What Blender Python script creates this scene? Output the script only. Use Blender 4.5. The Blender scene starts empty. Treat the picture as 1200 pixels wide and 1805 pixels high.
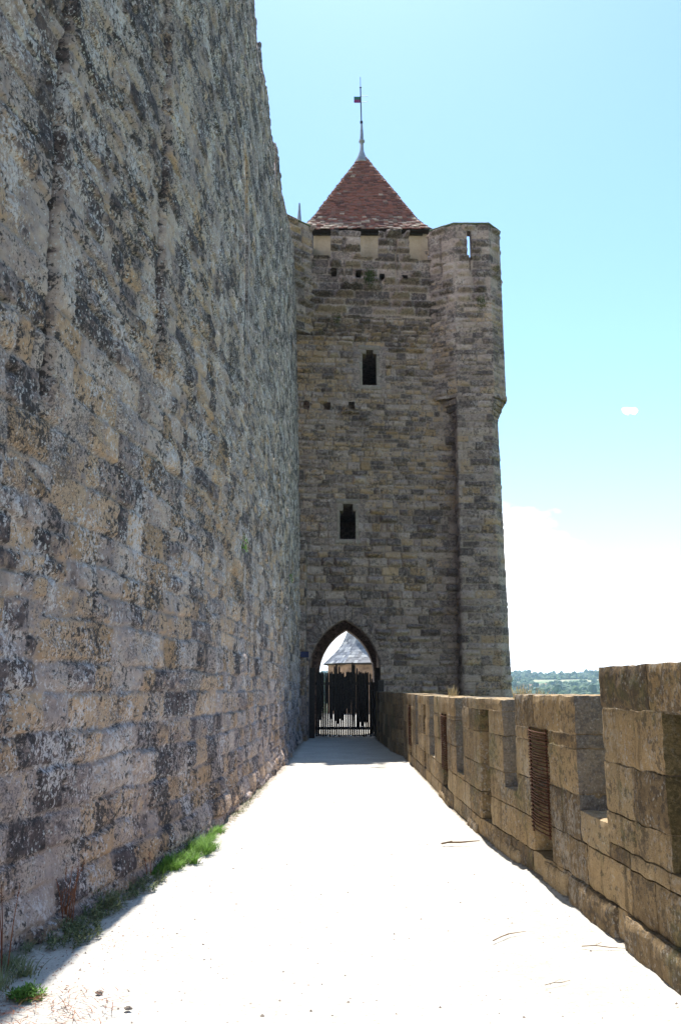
import bpy, math, random
import numpy as np
from mathutils import Vector, Matrix
R = math.radians
random.seed(7)
sc = bpy.context.scene
col = sc.collection

# ------------------------------------------------------------------ camera
cam_d = bpy.data.cameras.new('camera')
cam_d.sensor_fit = 'VERTICAL'; cam_d.sensor_height = 36.0; cam_d.sensor_width = 24.0
cam_d.lens = 36.0 * 1500 / 1805
cam_d.clip_start = 0.05; cam_d.clip_end = 20000
cam = bpy.data.objects.new('camera', cam_d); col.objects.link(cam)
cam.location = (0, 0, 1.6)
cam.rotation_euler = (R(90) + math.atan(312 / 1500), 0, 0)
sc.camera = cam

# ------------------------------------------------------------------ sun + sky
SUN_EL, SUN_AZ = 63.0, 0.0            # azimuth measured from +Y towards +X
SUN_STRENGTH, SKY_STRENGTH = 5.0, 0.13
sd = bpy.data.lights.new('sun', 'SUN'); sd.energy = SUN_STRENGTH; sd.angle = R(0.53); sd.color = (1.0, 0.95, 0.87)
sun = bpy.data.objects.new('sun', sd); col.objects.link(sun)
sv = Vector((math.sin(R(SUN_AZ)) * math.cos(R(SUN_EL)), math.cos(R(SUN_AZ)) * math.cos(R(SUN_EL)), math.sin(R(SUN_EL))))
sun.rotation_euler = sv.to_track_quat('Z', 'Y').to_euler()
sun.location = (0, 10, 60)

world = bpy.data.worlds.new('World'); sc.world = world
world.use_nodes = True
wt = world.node_tree; wt.nodes.clear()
def wn(t, **k):
    n = wt.nodes.new(t)
    for a, b in k.items(): setattr(n, a, b)
    return n
sky = wn('ShaderNodeTexSky', sky_type='NISHITA')
sky.sun_disc = False; sky.sun_elevation = R(SUN_EL); sky.sun_rotation = R(SUN_AZ)
sky.altitude = 100; sky.air_density = 1.0; sky.dust_density = 0.4; sky.ozone_density = 1.2
tc = wn('ShaderNodeTexCoord')
sep = wn('ShaderNodeSeparateXYZ'); wt.links.new(tc.outputs['Generated'], sep.inputs[0])
def wmath(op, a, b=None, c=None, clamp=False):
    n = wn('ShaderNodeMath', operation=op); n.use_clamp = clamp
    for i, v in enumerate((a, b, c)):
        if v is None: continue
        if isinstance(v, (int, float)): n.inputs[i].default_value = v
        else: wt.links.new(v, n.inputs[i])
    return n.outputs[0]
# cumulus bank low on the right, one small puff, and general whitening at the horizon
mp = wn('ShaderNodeMapping'); mp.inputs['Scale'].default_value = (5, 5, 9)
wt.links.new(tc.outputs['Generated'], mp.inputs[0])
nz = wn('ShaderNodeTexNoise'); nz.inputs['Scale'].default_value = 2.2; nz.inputs['Detail'].default_value = 7; nz.inputs['Roughness'].default_value = .55
wt.links.new(mp.outputs[0], nz.inputs['Vector'])
nz2 = wn('ShaderNodeTexNoise'); nz2.inputs['Scale'].default_value = 90; nz2.inputs['Detail'].default_value = 5
wt.links.new(tc.outputs['Generated'], nz2.inputs['Vector'])
# bank top: elevation sin ~0.20 at x=0.2, falling to the right
line = wmath('ADD', wmath('MULTIPLY', sep.outputs['X'], -0.45), 0.300)
line = wmath('ADD', line, wmath('MULTIPLY', wmath('SUBTRACT', nz.outputs['Fac'], .5), .14))
bank = wmath('MULTIPLY', wmath('SUBTRACT', line, sep.outputs['Z']), 30.0, clamp=True)
def puff(d, rx, rz):
    d = Vector(d).normalized()
    vx = wmath('DIVIDE', wmath('SUBTRACT', sep.outputs['X'], d.x), rx)
    vz = wmath('DIVIDE', wmath('SUBTRACT', sep.outputs['Z'], d.z), rz)
    q = wmath('ADD', wmath('MULTIPLY', vx, vx), wmath('MULTIPLY', vz, vz))
    q = wmath('ADD', q, wmath('MULTIPLY', wmath('SUBTRACT', nz2.outputs['Fac'], .42), 5.0))
    q = wmath('SUBTRACT', 1.0, q, clamp=True)
    return wmath('MULTIPLY', q, wmath('GREATER_THAN', sep.outputs['Y'], 0.0))
pf = puff((508 / 1500, .979 - .1183 * .2037, .2037 + .1183 * .979), .008, .0062)
pf = wmath('MULTIPLY', pf, 2.0, clamp=True)
cl = wmath('MAXIMUM', bank, pf)
haze_w = wmath('MULTIPLY', wmath('POWER', wmath('SUBTRACT', 1.0, wmath('ABSOLUTE', sep.outputs['Z']), clamp=True), 9.0), .55)
tint = wn('ShaderNodeMix', data_type='RGBA', blend_type='MULTIPLY'); tint.inputs[0].default_value = 1.0
wt.links.new(sky.outputs[0], tint.inputs[6]); tint.inputs[7].default_value = (0.75, 0.905, 0.94, 1)
SKYTINT = tint
m1 = wn('ShaderNodeMix', data_type='RGBA'); wt.links.new(haze_w, m1.inputs[0]); wt.links.new(tint.outputs[2], m1.inputs[6]); m1.inputs[7].default_value = (6.2, 7.6, 7.9, 1)
m2 = wn('ShaderNodeMix', data_type='RGBA'); wt.links.new(cl, m2.inputs[0]); wt.links.new(m1.outputs[2], m2.inputs[6]); m2.inputs[7].default_value = (10.5, 10.5, 10.6, 1)
bg = wn('ShaderNodeBackground'); bg.inputs['Strength'].default_value = SKY_STRENGTH
wt.links.new(m2.outputs[2], bg.inputs[0])
wo = wn('ShaderNodeOutputWorld'); wt.links.new(bg.outputs[0], wo.inputs[0])

sc.view_settings.view_transform = 'Standard'; sc.view_settings.look = 'None'
sc.view_settings.gamma = 1; sc.view_settings.exposure = 1.15
sc.cycles.max_bounces = 8; sc.cycles.diffuse_bounces = 5; sc.cycles.volume_bounces = 1
sc.cycles.use_denoising = True

# ------------------------------------------------------------------ noise
_rs = np.random.RandomState(3)
_P = np.tile(_rs.permutation(512), 3).astype(np.int64)
_ang = _rs.rand(512) * 2 * np.pi
_gx, _gy = np.cos(_ang), np.sin(_ang)
def pn(x, y, seed=0):
    x = np.asarray(x, float) + seed * 17.37; y = np.asarray(y, float) + seed * 9.71
    xi = np.floor(x).astype(np.int64); yi = np.floor(y).astype(np.int64)
    xf = x - xi; yf = y - yi; xi &= 511; yi &= 511
    u = xf ** 3 * (xf * (xf * 6 - 15) + 10); v = yf ** 3 * (yf * (yf * 6 - 15) + 10)
    def g(a, b, dx, dy):
        h = _P[_P[(xi + a) & 511] + ((yi + b) & 511)]
        return _gx[h] * dx + _gy[h] * dy
    a = g(0, 0, xf, yf); b = g(1, 0, xf - 1, yf); c = g(0, 1, xf, yf - 1); d = g(1, 1, xf - 1, yf - 1)
    return ((a + (b - a) * u) * (1 - v) + (c + (d - c) * u) * v) * 1.5
def fbm(x, y, oc=4, seed=0, rough=.5):
    s = 0; a = 1; f = 1; t = 0
    for i in range(oc):
        s = s + a * pn(x * f, y * f, seed + i * 3); t += a; a *= rough; f *= 2.03
    return s / t
def sst(a, b, x):
    t = np.clip((x - a) / (b - a), 0, 1); return t * t * (3 - 2 * t)

# ------------------------------------------------------------------ mesh builder
class MB:
    def __init__(s): s.v = []; s.f = []; s.c = []; s.n = 0
    def add(s, v, f, c=None):
        v = np.asarray(v, float).reshape(-1, 3); f = np.asarray(f, np.int64)
        if len(f) == 0 or len(v) == 0: return
        if c is None: c = (.5, .5, 0)
        c = np.asarray(c, float)
        if c.ndim == 1: c = np.tile(c, (len(v), 1))
        s.v.append(v); s.f.append(f + s.n); s.c.append(c); s.n += len(v)
    def box(s, x0, x1, y0, y1, z0, z1, c=None):
        v = [(x, y, z) for z in (z0, z1) for y in (y0, y1) for x in (x0, x1)]
        f = [(0, 2, 3, 1), (4, 5, 7, 6), (0, 1, 5, 4), (2, 6, 7, 3), (0, 4, 6, 2), (1, 3, 7, 5)]
        s.add(v, f, c)
    def prism(s, pts, z0, z1, c=None):      # convex polygon extruded in z (counter clockwise)
        n = len(pts)
        v = [(p[0], p[1], z0) for p in pts] + [(p[0], p[1], z1) for p in pts]
        s.add(v, [(i, (i + 1) % n, n + (i + 1) % n, n + i) for i in range(n)], c)
        v2 = v + [(sum(p[0] for p in pts) / n, sum(p[1] for p in pts) / n, z0), (sum(p[0] for p in pts) / n, sum(p[1] for p in pts) / n, z1)]
        s.add(v2, [((i + 1) % n, i, 2 * n) for i in range(n)] + [(n + i, n + (i + 1) % n, 2 * n + 1) for i in range(n)], c)
    def tube(s, pts, rad, n=6, c=None):
        pts = [Vector(p) for p in pts]
        if not hasattr(rad, '__len__'): rad = [rad] * len(pts)
        v = []
        for i, p in enumerate(pts):
            t = (pts[min(i + 1, len(pts) - 1)] - pts[max(i - 1, 0)]).normalized()
            a = t.cross(Vector((0, 0, 1)) if abs(t.z) < .9 else Vector((1, 0, 0))).normalized(); b = t.cross(a)
            for k in range(n):
                q = p + (a * math.cos(2 * math.pi * k / n) + b * math.sin(2 * math.pi * k / n)) * rad[i]
                v.append(q[:])
        f = [(i * n + k, i * n + (k + 1) % n, (i + 1) * n + (k + 1) % n, (i + 1) * n + k) for i in range(len(pts) - 1) for k in range(n)]
        v += [pts[0][:], pts[-1][:]]; L = len(pts) * n
        s.add(v, f, c)
        s.add(v, [((k + 1) % n, k, L) for k in range(n)] + [((len(pts) - 1) * n + k, (len(pts) - 1) * n + (k + 1) % n, L + 1) for k in range(n)], c)
    def build(s, name, mat, parent=None, smooth=False, loc=None):
        vs = np.concatenate(s.v); cs = np.concatenate(s.c)
        loops, tot = [], []
        for f in s.f:
            loops.append(f.reshape(-1)); tot.append(np.full(len(f), f.shape[1], np.int32))
        loops = np.concatenate(loops).astype(np.int32); tot = np.concatenate(tot)
        if loc is not None: vs = vs - np.array(loc)
        me = bpy.data.meshes.new(name)
        me.vertices.add(len(vs)); me.vertices.foreach_set('co', vs.astype(np.float32).ravel())
        me.loops.add(len(loops)); me.loops.foreach_set('vertex_index', loops)
        me.polygons.add(len(tot))
        st = np.concatenate([[0], np.cumsum(tot)[:-1]]).astype(np.int32)
        me.polygons.foreach_set('loop_start', st)
        me.polygons.foreach_set('use_smooth', np.full(len(tot), smooth, bool))
        me.update(calc_edges=True); me.validate()
        if len(me.vertices) == len(cs):
            at = me.attributes.new('stone', 'FLOAT_COLOR', 'POINT')
            at.data.foreach_set('color', np.concatenate([cs, np.ones((len(cs), 1))], 1).astype(np.float32).ravel())
        me.materials.append(mat)
        o = bpy.data.objects.new(name, me); col.objects.link(o)
        if parent: o.parent = parent
        if loc is not None: o.location = loc
        return o
def empty(name, loc=(0, 0, 0)):
    o = bpy.data.objects.new(name, None); col.objects.link(o); o.location = loc; o.empty_display_size = .2
    return o
def tag(o, label, cat, group=None):
    o['label'] = label; o['category'] = cat
    if group: o['group'] = group
    return o
def setting(o, kind='structure', label=None, cat=None):
    o['kind'] = kind
    if label: o['label'] = label
    if cat: o['category'] = cat
    return o
def part(mb, name, mat, parent, smooth=False):   # mesh given in world space under an empty with only a location
    o = mb.build(name, mat, None, smooth); o.parent = parent
    off = Vector((0, 0, 0)); p = parent
    while p: off += Vector(p.location); p = p.parent
    o.data.transform(Matrix.Translation(-off))
    return o

# ------------------------------------------------------------------ materials
class NT:
    def __init__(s, name):
        s.m = bpy.data.materials.new(name); s.m.use_nodes = True; s.t = s.m.node_tree
        s.bs = s.t.nodes['Principled BSDF']
        s.bs.inputs['Roughness'].default_value = .9
        s.bs.inputs['Specular IOR Level'].default_value = .25
        c = s.t.nodes.new('ShaderNodeTexCoord'); g = s.t.nodes.new('ShaderNodeNewGeometry')
        s.pos = g.outputs['Position']; s.obj = c.outputs['Object']
    def link(s, a, b): s.t.links.new(a, b)
    def noise(s, scale, detail=4, rough=.55, vec=None, stretch=None, dist=0):
        n = s.t.nodes.new('ShaderNodeTexNoise'); n.inputs['Scale'].default_value = scale
        n.inputs['Detail'].default_value = detail; n.inputs['Roughness'].default_value = rough
        n.inputs['Distortion'].default_value = dist
        v = vec or s.pos
        if stretch:
            m = s.t.nodes.new('ShaderNodeMapping'); m.inputs['Scale'].default_value = stretch; s.link(v, m.inputs[0]); v = m.outputs[0]
        s.link(v, n.inputs['Vector']); return n.outputs['Fac']
    def math(s, op, a, b=None, c=None, clamp=False):
        n = s.t.nodes.new('ShaderNodeMath'); n.operation = op; n.use_clamp = clamp
        for i, v in enumerate((a, b, c)):
            if v is None: continue
            if isinstance(v, (int, float)): n.inputs[i].default_value = v
            else: s.link(v, n.inputs[i])
        return n.outputs[0]
    def ramp(s, f, stops, interp='LINEAR'):
        n = s.t.nodes.new('ShaderNodeValToRGB'); n.color_ramp.interpolation = interp
        e = n.color_ramp.elements
        while len(e) < len(stops): e.new(.5)
        for x, (p, c) in zip(e, stops):
            x.position = p; x.color = tuple(c) + (1,) if len(c) == 3 else c
        s.link(f, n.inputs[0]); return n.outputs[0]
    def mix(s, f, a, b, mode='MIX'):
        n = s.t.nodes.new('ShaderNodeMix'); n.data_type = 'RGBA'; n.blend_type = mode
        for i, v in ((0, f), (6, a), (7, b)):
            if isinstance(v, (int, float)): n.inputs[i].default_value = v
            elif isinstance(v, tuple): n.inputs[i].default_value = v + (1,) if len(v) == 3 else v
            else: s.link(v, n.inputs[i])
        return n.outputs[2]
    def stretchmask(s, f, lo, hi):
        n = s.t.nodes.new('ShaderNodeMapRange'); n.interpolation_type = 'SMOOTHSTEP'
        n.inputs[1].default_value = lo; n.inputs[2].default_value = hi
        s.link(f, n.inputs[0]); return n.outputs[0]
    def attr(s):
        a = s.t.nodes.new('ShaderNodeAttribute'); a.attribute_name = 'stone'
        sp = s.t.nodes.new('ShaderNodeSeparateColor'); s.link(a.outputs['Color'], sp.inputs[0])
        return sp.outputs
    def bump(s, h, dist, strength=1.0, prev=None):
        b = s.t.nodes.new('ShaderNodeBump'); b.inputs['Distance'].default_value = dist; b.inputs['Strength'].default_value = strength
        s.link(h, b.inputs['Height'])
        if prev: s.link(prev, b.inputs['Normal'])
        return b.outputs[0]
    def out(s, colr, normal=None, rough=None):
        if isinstance(colr, tuple): s.bs.inputs['Base Color'].default_value = colr + (1,)
        else: s.link(colr, s.bs.inputs['Base Color'])
        if normal: s.link(normal, s.bs.inputs['Normal'])
        if rough is not None: s.bs.inputs['Roughness'].default_value = rough
        return s.m

def stone_mat(name, stops, mortar, white=.5, crust=.5, warm=.4, warmcol=(.30, .20, .10), fine=1.0, bumpd=.02, moss=0, gain=None, dots=0, streak=0, lich=(.50, .50, .49)):
    n = NT(name); r1, r2, jt = n.attr()[:3]
    w1 = n.noise(.35, 3, .5); w2 = n.noise(2.2, 5, .6); w3 = n.noise(9, 6, .65); w4 = n.noise(34 * fine, 5, .7); w5 = n.noise(90 * fine, 3, .6)
    f = n.math('ADD', n.math('MULTIPLY', r1, .54), n.math('MULTIPLY', n.math('SUBTRACT', w3, .5), .9))
    f = n.math('ADD', f, n.math('MULTIPLY', n.math('SUBTRACT', w2, .5), .7))
    f = n.math('ADD', f, .20)
    c = n.ramp(f, stops)
    # ochre patches, strongest in single stones
    o = n.math('ADD', n.math('MULTIPLY', r2, .55), n.math('MULTIPLY', w1, .75))
    o = n.math('ADD', o, n.math('MULTIPLY', n.math('SUBTRACT', w3, .5), .6))
    om = n.math('MULTIPLY', n.stretchmask(o, .72, .88), warm)
    c = n.mix(om, c, warmcol)
    # mortar
    c = n.mix(n.math('MULTIPLY', jt, .75), c, mortar)
    # black crust
    w6 = n.noise(13 * fine, 6, .72); w7 = n.noise(19 * fine, 6, .75, stretch=(1, 1.07, .9))
    k = n.math('ADD', n.math('MULTIPLY', w6, .75), n.math('MULTIPLY', w2, .4))
    k = n.math('ADD', k, n.math('MULTIPLY', r1, -.07))
    km = n.math('MULTIPLY', n.stretchmask(k, .555, .60), crust)
    c = n.mix(km, c, (.035, .032, .034))
    # white and grey lichen
    l = n.math('ADD', n.math('MULTIPLY', w7, .75), n.math('MULTIPLY', n.noise(1.9, 4, .6), .45))
    lm = n.math('MULTIPLY', n.stretchmask(l, .64, .69), white)
    c = n.mix(lm, c, lich)
    if dots:
        vo = n.t.nodes.new('ShaderNodeTexVoronoi'); vo.inputs['Scale'].default_value = 24; n.link(n.pos, vo.inputs['Vector'])
        dd = n.math('ADD', vo.outputs['Distance'], n.math('MULTIPLY', n.math('SUBTRACT', w5, .5), .55))
        dd = n.math('SUBTRACT', 1.0, n.stretchmask(dd, .20, .27))
        dm = n.math('MULTIPLY', n.math('MULTIPLY', dd, n.stretchmask(n.noise(3.2, 4, .6), .48, .58)), dots)
        c = n.mix(dm, c, (.52, .52, .50))
        k2 = n.math('ADD', n.math('MULTIPLY', n.noise(60, 3, .7), .6), n.math('MULTIPLY', n.noise(1.7, 4, .6), .42))
        c = n.mix(n.math('MULTIPLY', n.stretchmask(k2, .535, .60), dots * .75), c, (.04, .036, .038))
    if streak:
        sk = n.noise(1.0, 5, .65, stretch=(9, 9, .55)); c = n.mix(n.math('MULTIPLY', n.stretchmask(sk, .52, .66), streak), c, (.085, .062, .035))
        gp = n.math('MULTIPLY', n.math('LESS_THAN', r2, -.5), n.math('GREATER_THAN', r2, -1.5)); c = n.mix(n.math('MULTIPLY', gp, .72), c, n.ramp(w4, [(.35, (.06, .055, .055)), (.6, (.15, .14, .135)), (.68, (.38, .37, .36))]))  # darker speckled grey on the merlon ends that face the camera
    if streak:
        c = n.mix(n.math('MULTIPLY', n.math('LESS_THAN', r2, -1.5), .7), c, n.ramp(w4, [(.35, (.035, .03, .012)), (.55, (.09, .075, .03)), (.65, (.20, .15, .08))]))  # near recess stones: mossy tone, with the recess's shade darkened into the colour
    if moss:
        mm = n.math('MULTIPLY', n.stretchmask(n.math('ADD', n.math('MULTIPLY', n.noise(1.1, 3), .7), n.math('MULTIPLY', w3, .4)), .58, .70), moss)
        c = n.mix(mm, c, (.075, .095, .018))
    if gain: c = n.mix(1.0, c, gain, 'MULTIPLY')
    b = n.bump(w3, bumpd, .8); b = n.bump(w4, bumpd * .45, .9, b); b = n.bump(w5, bumpd * .15, .8, b)
    return n.out(c, b)

M = {}
M['wall'] = stone_mat('rampart_stone', [(.0, (.05, .036, .037)), (.26, (.115, .087, .083)), (.38, (.27, .212, .195)), (.55, (.38, .305, .27)), (.8, (.48, .395, .335)), (1, (.58, .50, .44))],
                      (.37, .30, .265), white=.85, crust=.9, warm=.62, warmcol=(.52, .335, .175), fine=1.5, lich=(.60, .56, .55), bumpd=.05, dots=.9, gain=(1.04, 1.01, 1.02))
M['tower'] = stone_mat('tower_stone', [(.0, (.05, .037, .034)), (.26, (.13, .10, .091)), (.5, (.265, .208, .184)), (.75, (.38, .302, .258)), (1, (.48, .40, .345))],
                       (.31, .255, .215), white=.35, crust=.6, warm=.6, warmcol=(.42, .28, .145), fine=.8, lich=(.52, .47, .45), bumpd=.07, dots=.2, gain=(1.06, 1.02, 1.02))
M['parapet'] = stone_mat('parapet_stone', [(.0, (.13, .088, .048)), (.35, (.255, .18, .098)), (.6, (.36, .262, .148)), (.85, (.44, .335, .205)), (1, (.54, .44, .31))],
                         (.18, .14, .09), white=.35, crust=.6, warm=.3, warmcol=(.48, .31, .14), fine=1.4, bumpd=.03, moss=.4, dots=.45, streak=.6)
M['smooth'] = stone_mat('dressed_stone', [(.0, (.14, .112, .095)), (.5, (.22, .18, .152)), (1, (.30, .25, .21))], (.22, .18, .15), white=.2, crust=.2, warm=.1, fine=.6, bumpd=.012)
M['drum'] = stone_mat('lime_plaster', [(.0, (.26, .195, .13)), (.5, (.36, .275, .19)), (1, (.43, .34, .25))], (.2, .17, .12), white=.1, crust=.1, warm=.1, fine=.5, bumpd=.01)
def simple(name, c, rough=.8, metal=0, var=.25, scale=12, bd=0):
    n = NT(name); w = n.noise(scale, 5)
    lo = tuple(x * (1 - var) for x in c); hi = tuple(min(1, x * (1 + var)) for x in c)
    cc = n.ramp(w, [(.3, lo), (.7, hi)])
    n.bs.inputs['Metallic'].default_value = metal
    return n.out(cc, n.bump(w, bd) if bd else None, rough)
M['wood'] = simple('weathered_dark_wood', (.030, .024, .020), .85, 0, .5, 20, .01)
M['iron'] = simple('rusty_iron', (.085, .035, .02), .8, .3, .5, 30)
M['black_iron'] = simple('dark_iron', (.02, .02, .022), .6, .6)
M['lead'] = simple('grey_lead', (.20, .22, .26), .5, .3, .3, 4)
M['blue'] = simple('navy_enamel', (.006, .010, .05), .5, 0, .2)
M['white_paint'] = simple('white_enamel', (.55, .56, .6), .5, 0, .1)
M['mag'] = simple('magenta_paint', (.14, .02, .09), .5, 0, .1)
M['green_paint'] = simple('green_paint', (.02, .09, .07), .5, 0, .1)
M['copper'] = simple('mossy_coping', (.10, .12, .085), .9, 0, .4, 5, .01)
M['pebble'] = simple('pebble_stone', (.26, .22, .19), .9, 0, .6, 5)
M['twig'] = simple('dry_twig', (.17, .115, .07), .9, 0, .4)
M['orange_wall'] = simple('warm_timber_hoarding', (.22, .145, .10), .9, 0, .4, 3)
def path_mat():
    n = NT('pale_gravel'); a = n.noise(1.2, 5); b = n.noise(14, 6, .7); d = n.noise(120, 3, .7); e = n.noise(45, 2, .5)
    c = n.ramp(n.math('ADD', n.math('MULTIPLY', a, .5), n.math('MULTIPLY', b, .5)), [(.36, (.43, .405, .36)), (.62, (.60, .58, .54))])
    c = n.mix(n.math('MULTIPLY', n.stretchmask(e, .64, .70), .7), c, (.26, .23, .19))
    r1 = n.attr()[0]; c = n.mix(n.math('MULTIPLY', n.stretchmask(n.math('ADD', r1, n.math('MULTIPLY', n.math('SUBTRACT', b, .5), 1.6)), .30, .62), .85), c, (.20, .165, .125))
    bb = n.bump(b, .03, .8); bb = n.bump(d, .008, .8, bb)
    return n.out(c, bb, .95)
M['path'] = path_mat()
def foliage(name, lo, hi, scale=6):
    n = NT(name); r1, r2, _ = n.attr()[:3]
    f = n.math('ADD', n.math('MULTIPLY', n.noise(scale, 3), .5), n.math('MULTIPLY', r1, .5))
    n.bs.inputs['Subsurface Weight'].default_value = 0
    tr = n.t.nodes.new('ShaderNodeBsdfTranslucent'); ms = n.t.nodes.new('ShaderNodeMixShader'); ms.inputs[0].default_value = .3
    c = n.ramp(f, [(.25, lo), (.75, hi)]); n.link(c, tr.inputs[0]); n.out(c, None, .7)
    n.link(n.bs.outputs[0], ms.inputs[1]); n.link(tr.outputs[0], ms.inputs[2])
    n.link(ms.outputs[0], n.t.nodes['Material Output'].inputs[0]); return n.m
M['grass'] = foliage('fresh_grass', (.05, .12, .018), (.20, .36, .07))
M['weed'] = foliage('dull_weed_leaf', (.07, .10, .04), (.27, .29, .15))
M['dry'] = foliage('dry_straw', (.26, .19, .09), (.48, .38, .20))
M['redstem'] = foliage('red_brown_stem', (.14, .045, .025), (.28, .11, .05))
M['shrub'] = foliage('wall_plant_leaf', (.025, .045, .012), (.085, .12, .035))
M['forest'] = foliage('far_woodland', (.035, .075, .03), (.08, .14, .05), .02)
def tile_mat():
    n = NT('old_clay_tile'); r1, r2, _ = n.attr()[:3]; w = n.noise(1.6, 4); w3 = n.noise(14, 5)
    c = n.ramp(n.math('ADD', n.math('MULTIPLY', r1, .75), n.math('MULTIPLY', w, .3)), [(.05, (.055, .03, .032)), (.3, (.115, .05, .042)), (.55, (.19, .074, .056)), (.78, (.13, .09, .078)), (1, (.48, .38, .31))])
    c = n.mix(n.stretchmask(w3, .55, .7), c, (.10, .08, .07))
    return n.out(c, n.bump(w3, .01), .9)
M['tile'] = tile_mat()
def slate_mat():
    n = NT('blue_slate'); r1, r2, _ = n.attr()[:3]; w = n.noise(2, 4)
    c = n.ramp(n.math('ADD', n.math('MULTIPLY', r1, .75), n.math('MULTIPLY', w, .3)), [(.1, (.05, .06, .08)), (.5, (.14, .16, .20)), (.8, (.26, .28, .30)), (1, (.40, .39, .34))])
    return n.out(c, None, .55)
M['slate'] = slate_mat()
def terrain_mat():
    n = NT('fields_and_scrub'); a = n.noise(.006, 3); b = n.noise(.03, 4)
    c = n.ramp(n.math('ADD', n.math('MULTIPLY', a, .7), n.math('MULTIPLY', b, .3)), [(.38, (.05, .085, .03)), (.46, (.08, .14, .05)), (.52, (.28, .25, .15)), (.57, (.10, .16, .06)), (.65, (.06, .10, .035))])
    return n.out(c, None, .95)
M['terrain'] = terrain_mat()

# ------------------------------------------------------------------ masonry field
def masonry(U, V, seed, ch=(.22, .33), sl=(.28, .6), jw=.022, boss=.03, bossp=.4, rough=.012, tilt=.03, sink=.022, wob=.018, wsc=1.6, margin=0):
    rng = np.random.RandomState(seed)
    Vw = V + wob * fbm(U * wsc, V * wsc, 3, seed) ; Uw = U + wob * fbm(U * wsc + 50, V * wsc, 3, seed + 1)
    v0, v1, u0, u1 = Vw.min() - .5, Vw.max() + .5, Uw.min() - 1, Uw.max() + 1
    ed = [v0]
    while ed[-1] < v1: ed.append(ed[-1] + rng.uniform(*ch))
    ed = np.array(ed); ci = np.clip(np.searchsorted(ed, Vw) - 1, 0, len(ed) - 2)
    H = np.zeros_like(U); r1 = np.zeros_like(U); r2 = np.zeros_like(U); J = np.zeros_like(U)
    rg = fbm(U * 5, V * 5, 5, seed + 5, .6); rf = fbm(U * 19, V * 19, 3, seed + 9, .6)
    for c in range(len(ed) - 1):
        m = ci == c
        if not m.any(): continue
        h = ed[c + 1] - ed[c]; js = [u0 - rng.rand()]
        lo, hi = sl
        while js[-1] < u1: js.append(js[-1] + rng.uniform(lo, hi) * (1.35 if rng.rand() < .15 else 1))
        js = np.array(js); n = len(js)
        a1, a2, bo, of, tx, tz = rng.rand(n), rng.rand(n), rng.rand(n), rng.randn(n), rng.randn(n), rng.randn(n)
        uu = Uw[m]; vv = Vw[m]; si = np.clip(np.searchsorted(js, uu) - 1, 0, n - 2)
        l, r = js[si], js[si + 1]
        dU = np.minimum(uu - l, r - uu); dV = np.minimum(vv - ed[c], ed[c + 1] - vv)
        # ragged stone outline
        rag = 1 + .9 * rg[m]
        d = np.minimum(dU, dV) - .010 * rag
        k = .03; hx = np.clip(.5 + .5 * (dV - dU) / k, 0, 1); d = d - k * hx * (1 - hx) * .8
        e = sst(0, jw, d)
        bs = boss * np.where(bo[si] < bossp, .45 + 1.3 * bo[si] / max(bossp, 1e-6), .06)
        pil = np.sqrt(np.clip((d - margin) / .085, 0, 1)) * (1 + .45 * rg[m])
        pl = (uu - (l + r) / 2) * tx[si] * tilt + (vv - (ed[c] + ed[c + 1]) / 2) * tz[si] * tilt * 1.6
        H[m] = -sink * (1 - e) + e * (bs * pil + of[si] * rough * .7 + pl)
        r1[m] = a1[si]; r2[m] = a2[si]; J[m] = 1 - sst(jw * .25, jw * 1.05, d + .006 * rf[m])
    H += rough * (rg * 1.3 + rf * .55)
    return H, r1, r2, J

def relief(mb, pts, us, zs, field, keep=None, batter=None):
    """pts: polyline (x, y); surface stands on it, facing to the right-hand side of its direction."""
    P = np.array(pts, float); seg = np.diff(P, axis=0); L = np.hypot(seg[:, 0], seg[:, 1]); S = np.concatenate([[0], np.cumsum(L)])
    us = np.asarray(us); zs = np.asarray(zs)
    X = np.interp(us, S, P[:, 0]); Y = np.interp(us, S, P[:, 1])
    nx = np.gradient(Y, us); ny = -np.gradient(X, us); q = np.hypot(nx, ny); nx, ny = nx / q, ny / q
    U, V = np.meshgrid(us, zs)
    H, r1, r2, J = field(U, V)
    XX = X[None, :] + nx[None, :] * H; YY = Y[None, :] + ny[None, :] * H
    if batter is not None:
        bt = batter(V, U); XX = XX + nx[None, :] * bt; YY = YY + ny[None, :] * bt
    v = np.stack([XX, YY, V], -1).reshape(-1, 3); c = np.stack([r1, r2, J], -1).reshape(-1, 3)
    nu, nv = len(us), len(zs)
    I = np.arange(nu * nv).reshape(nv, nu)
    F = np.stack([I[:-1, :-1], I[:-1, 1:], I[1:, 1:], I[1:, :-1]], -1)
    if keep is not None:
        Uc = (U[:-1, :-1] + U[1:, 1:]) / 2; Vc = (V[:-1, :-1] + V[1:, 1:]) / 2
        F = F[keep(Uc, Vc)]
    F = F.reshape(-1, 4)
    used = np.unique(F); mp_ = np.full(len(v), -1); mp_[used] = np.arange(len(used))
    mb.add(v[used], mp_[F], c[used])

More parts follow.
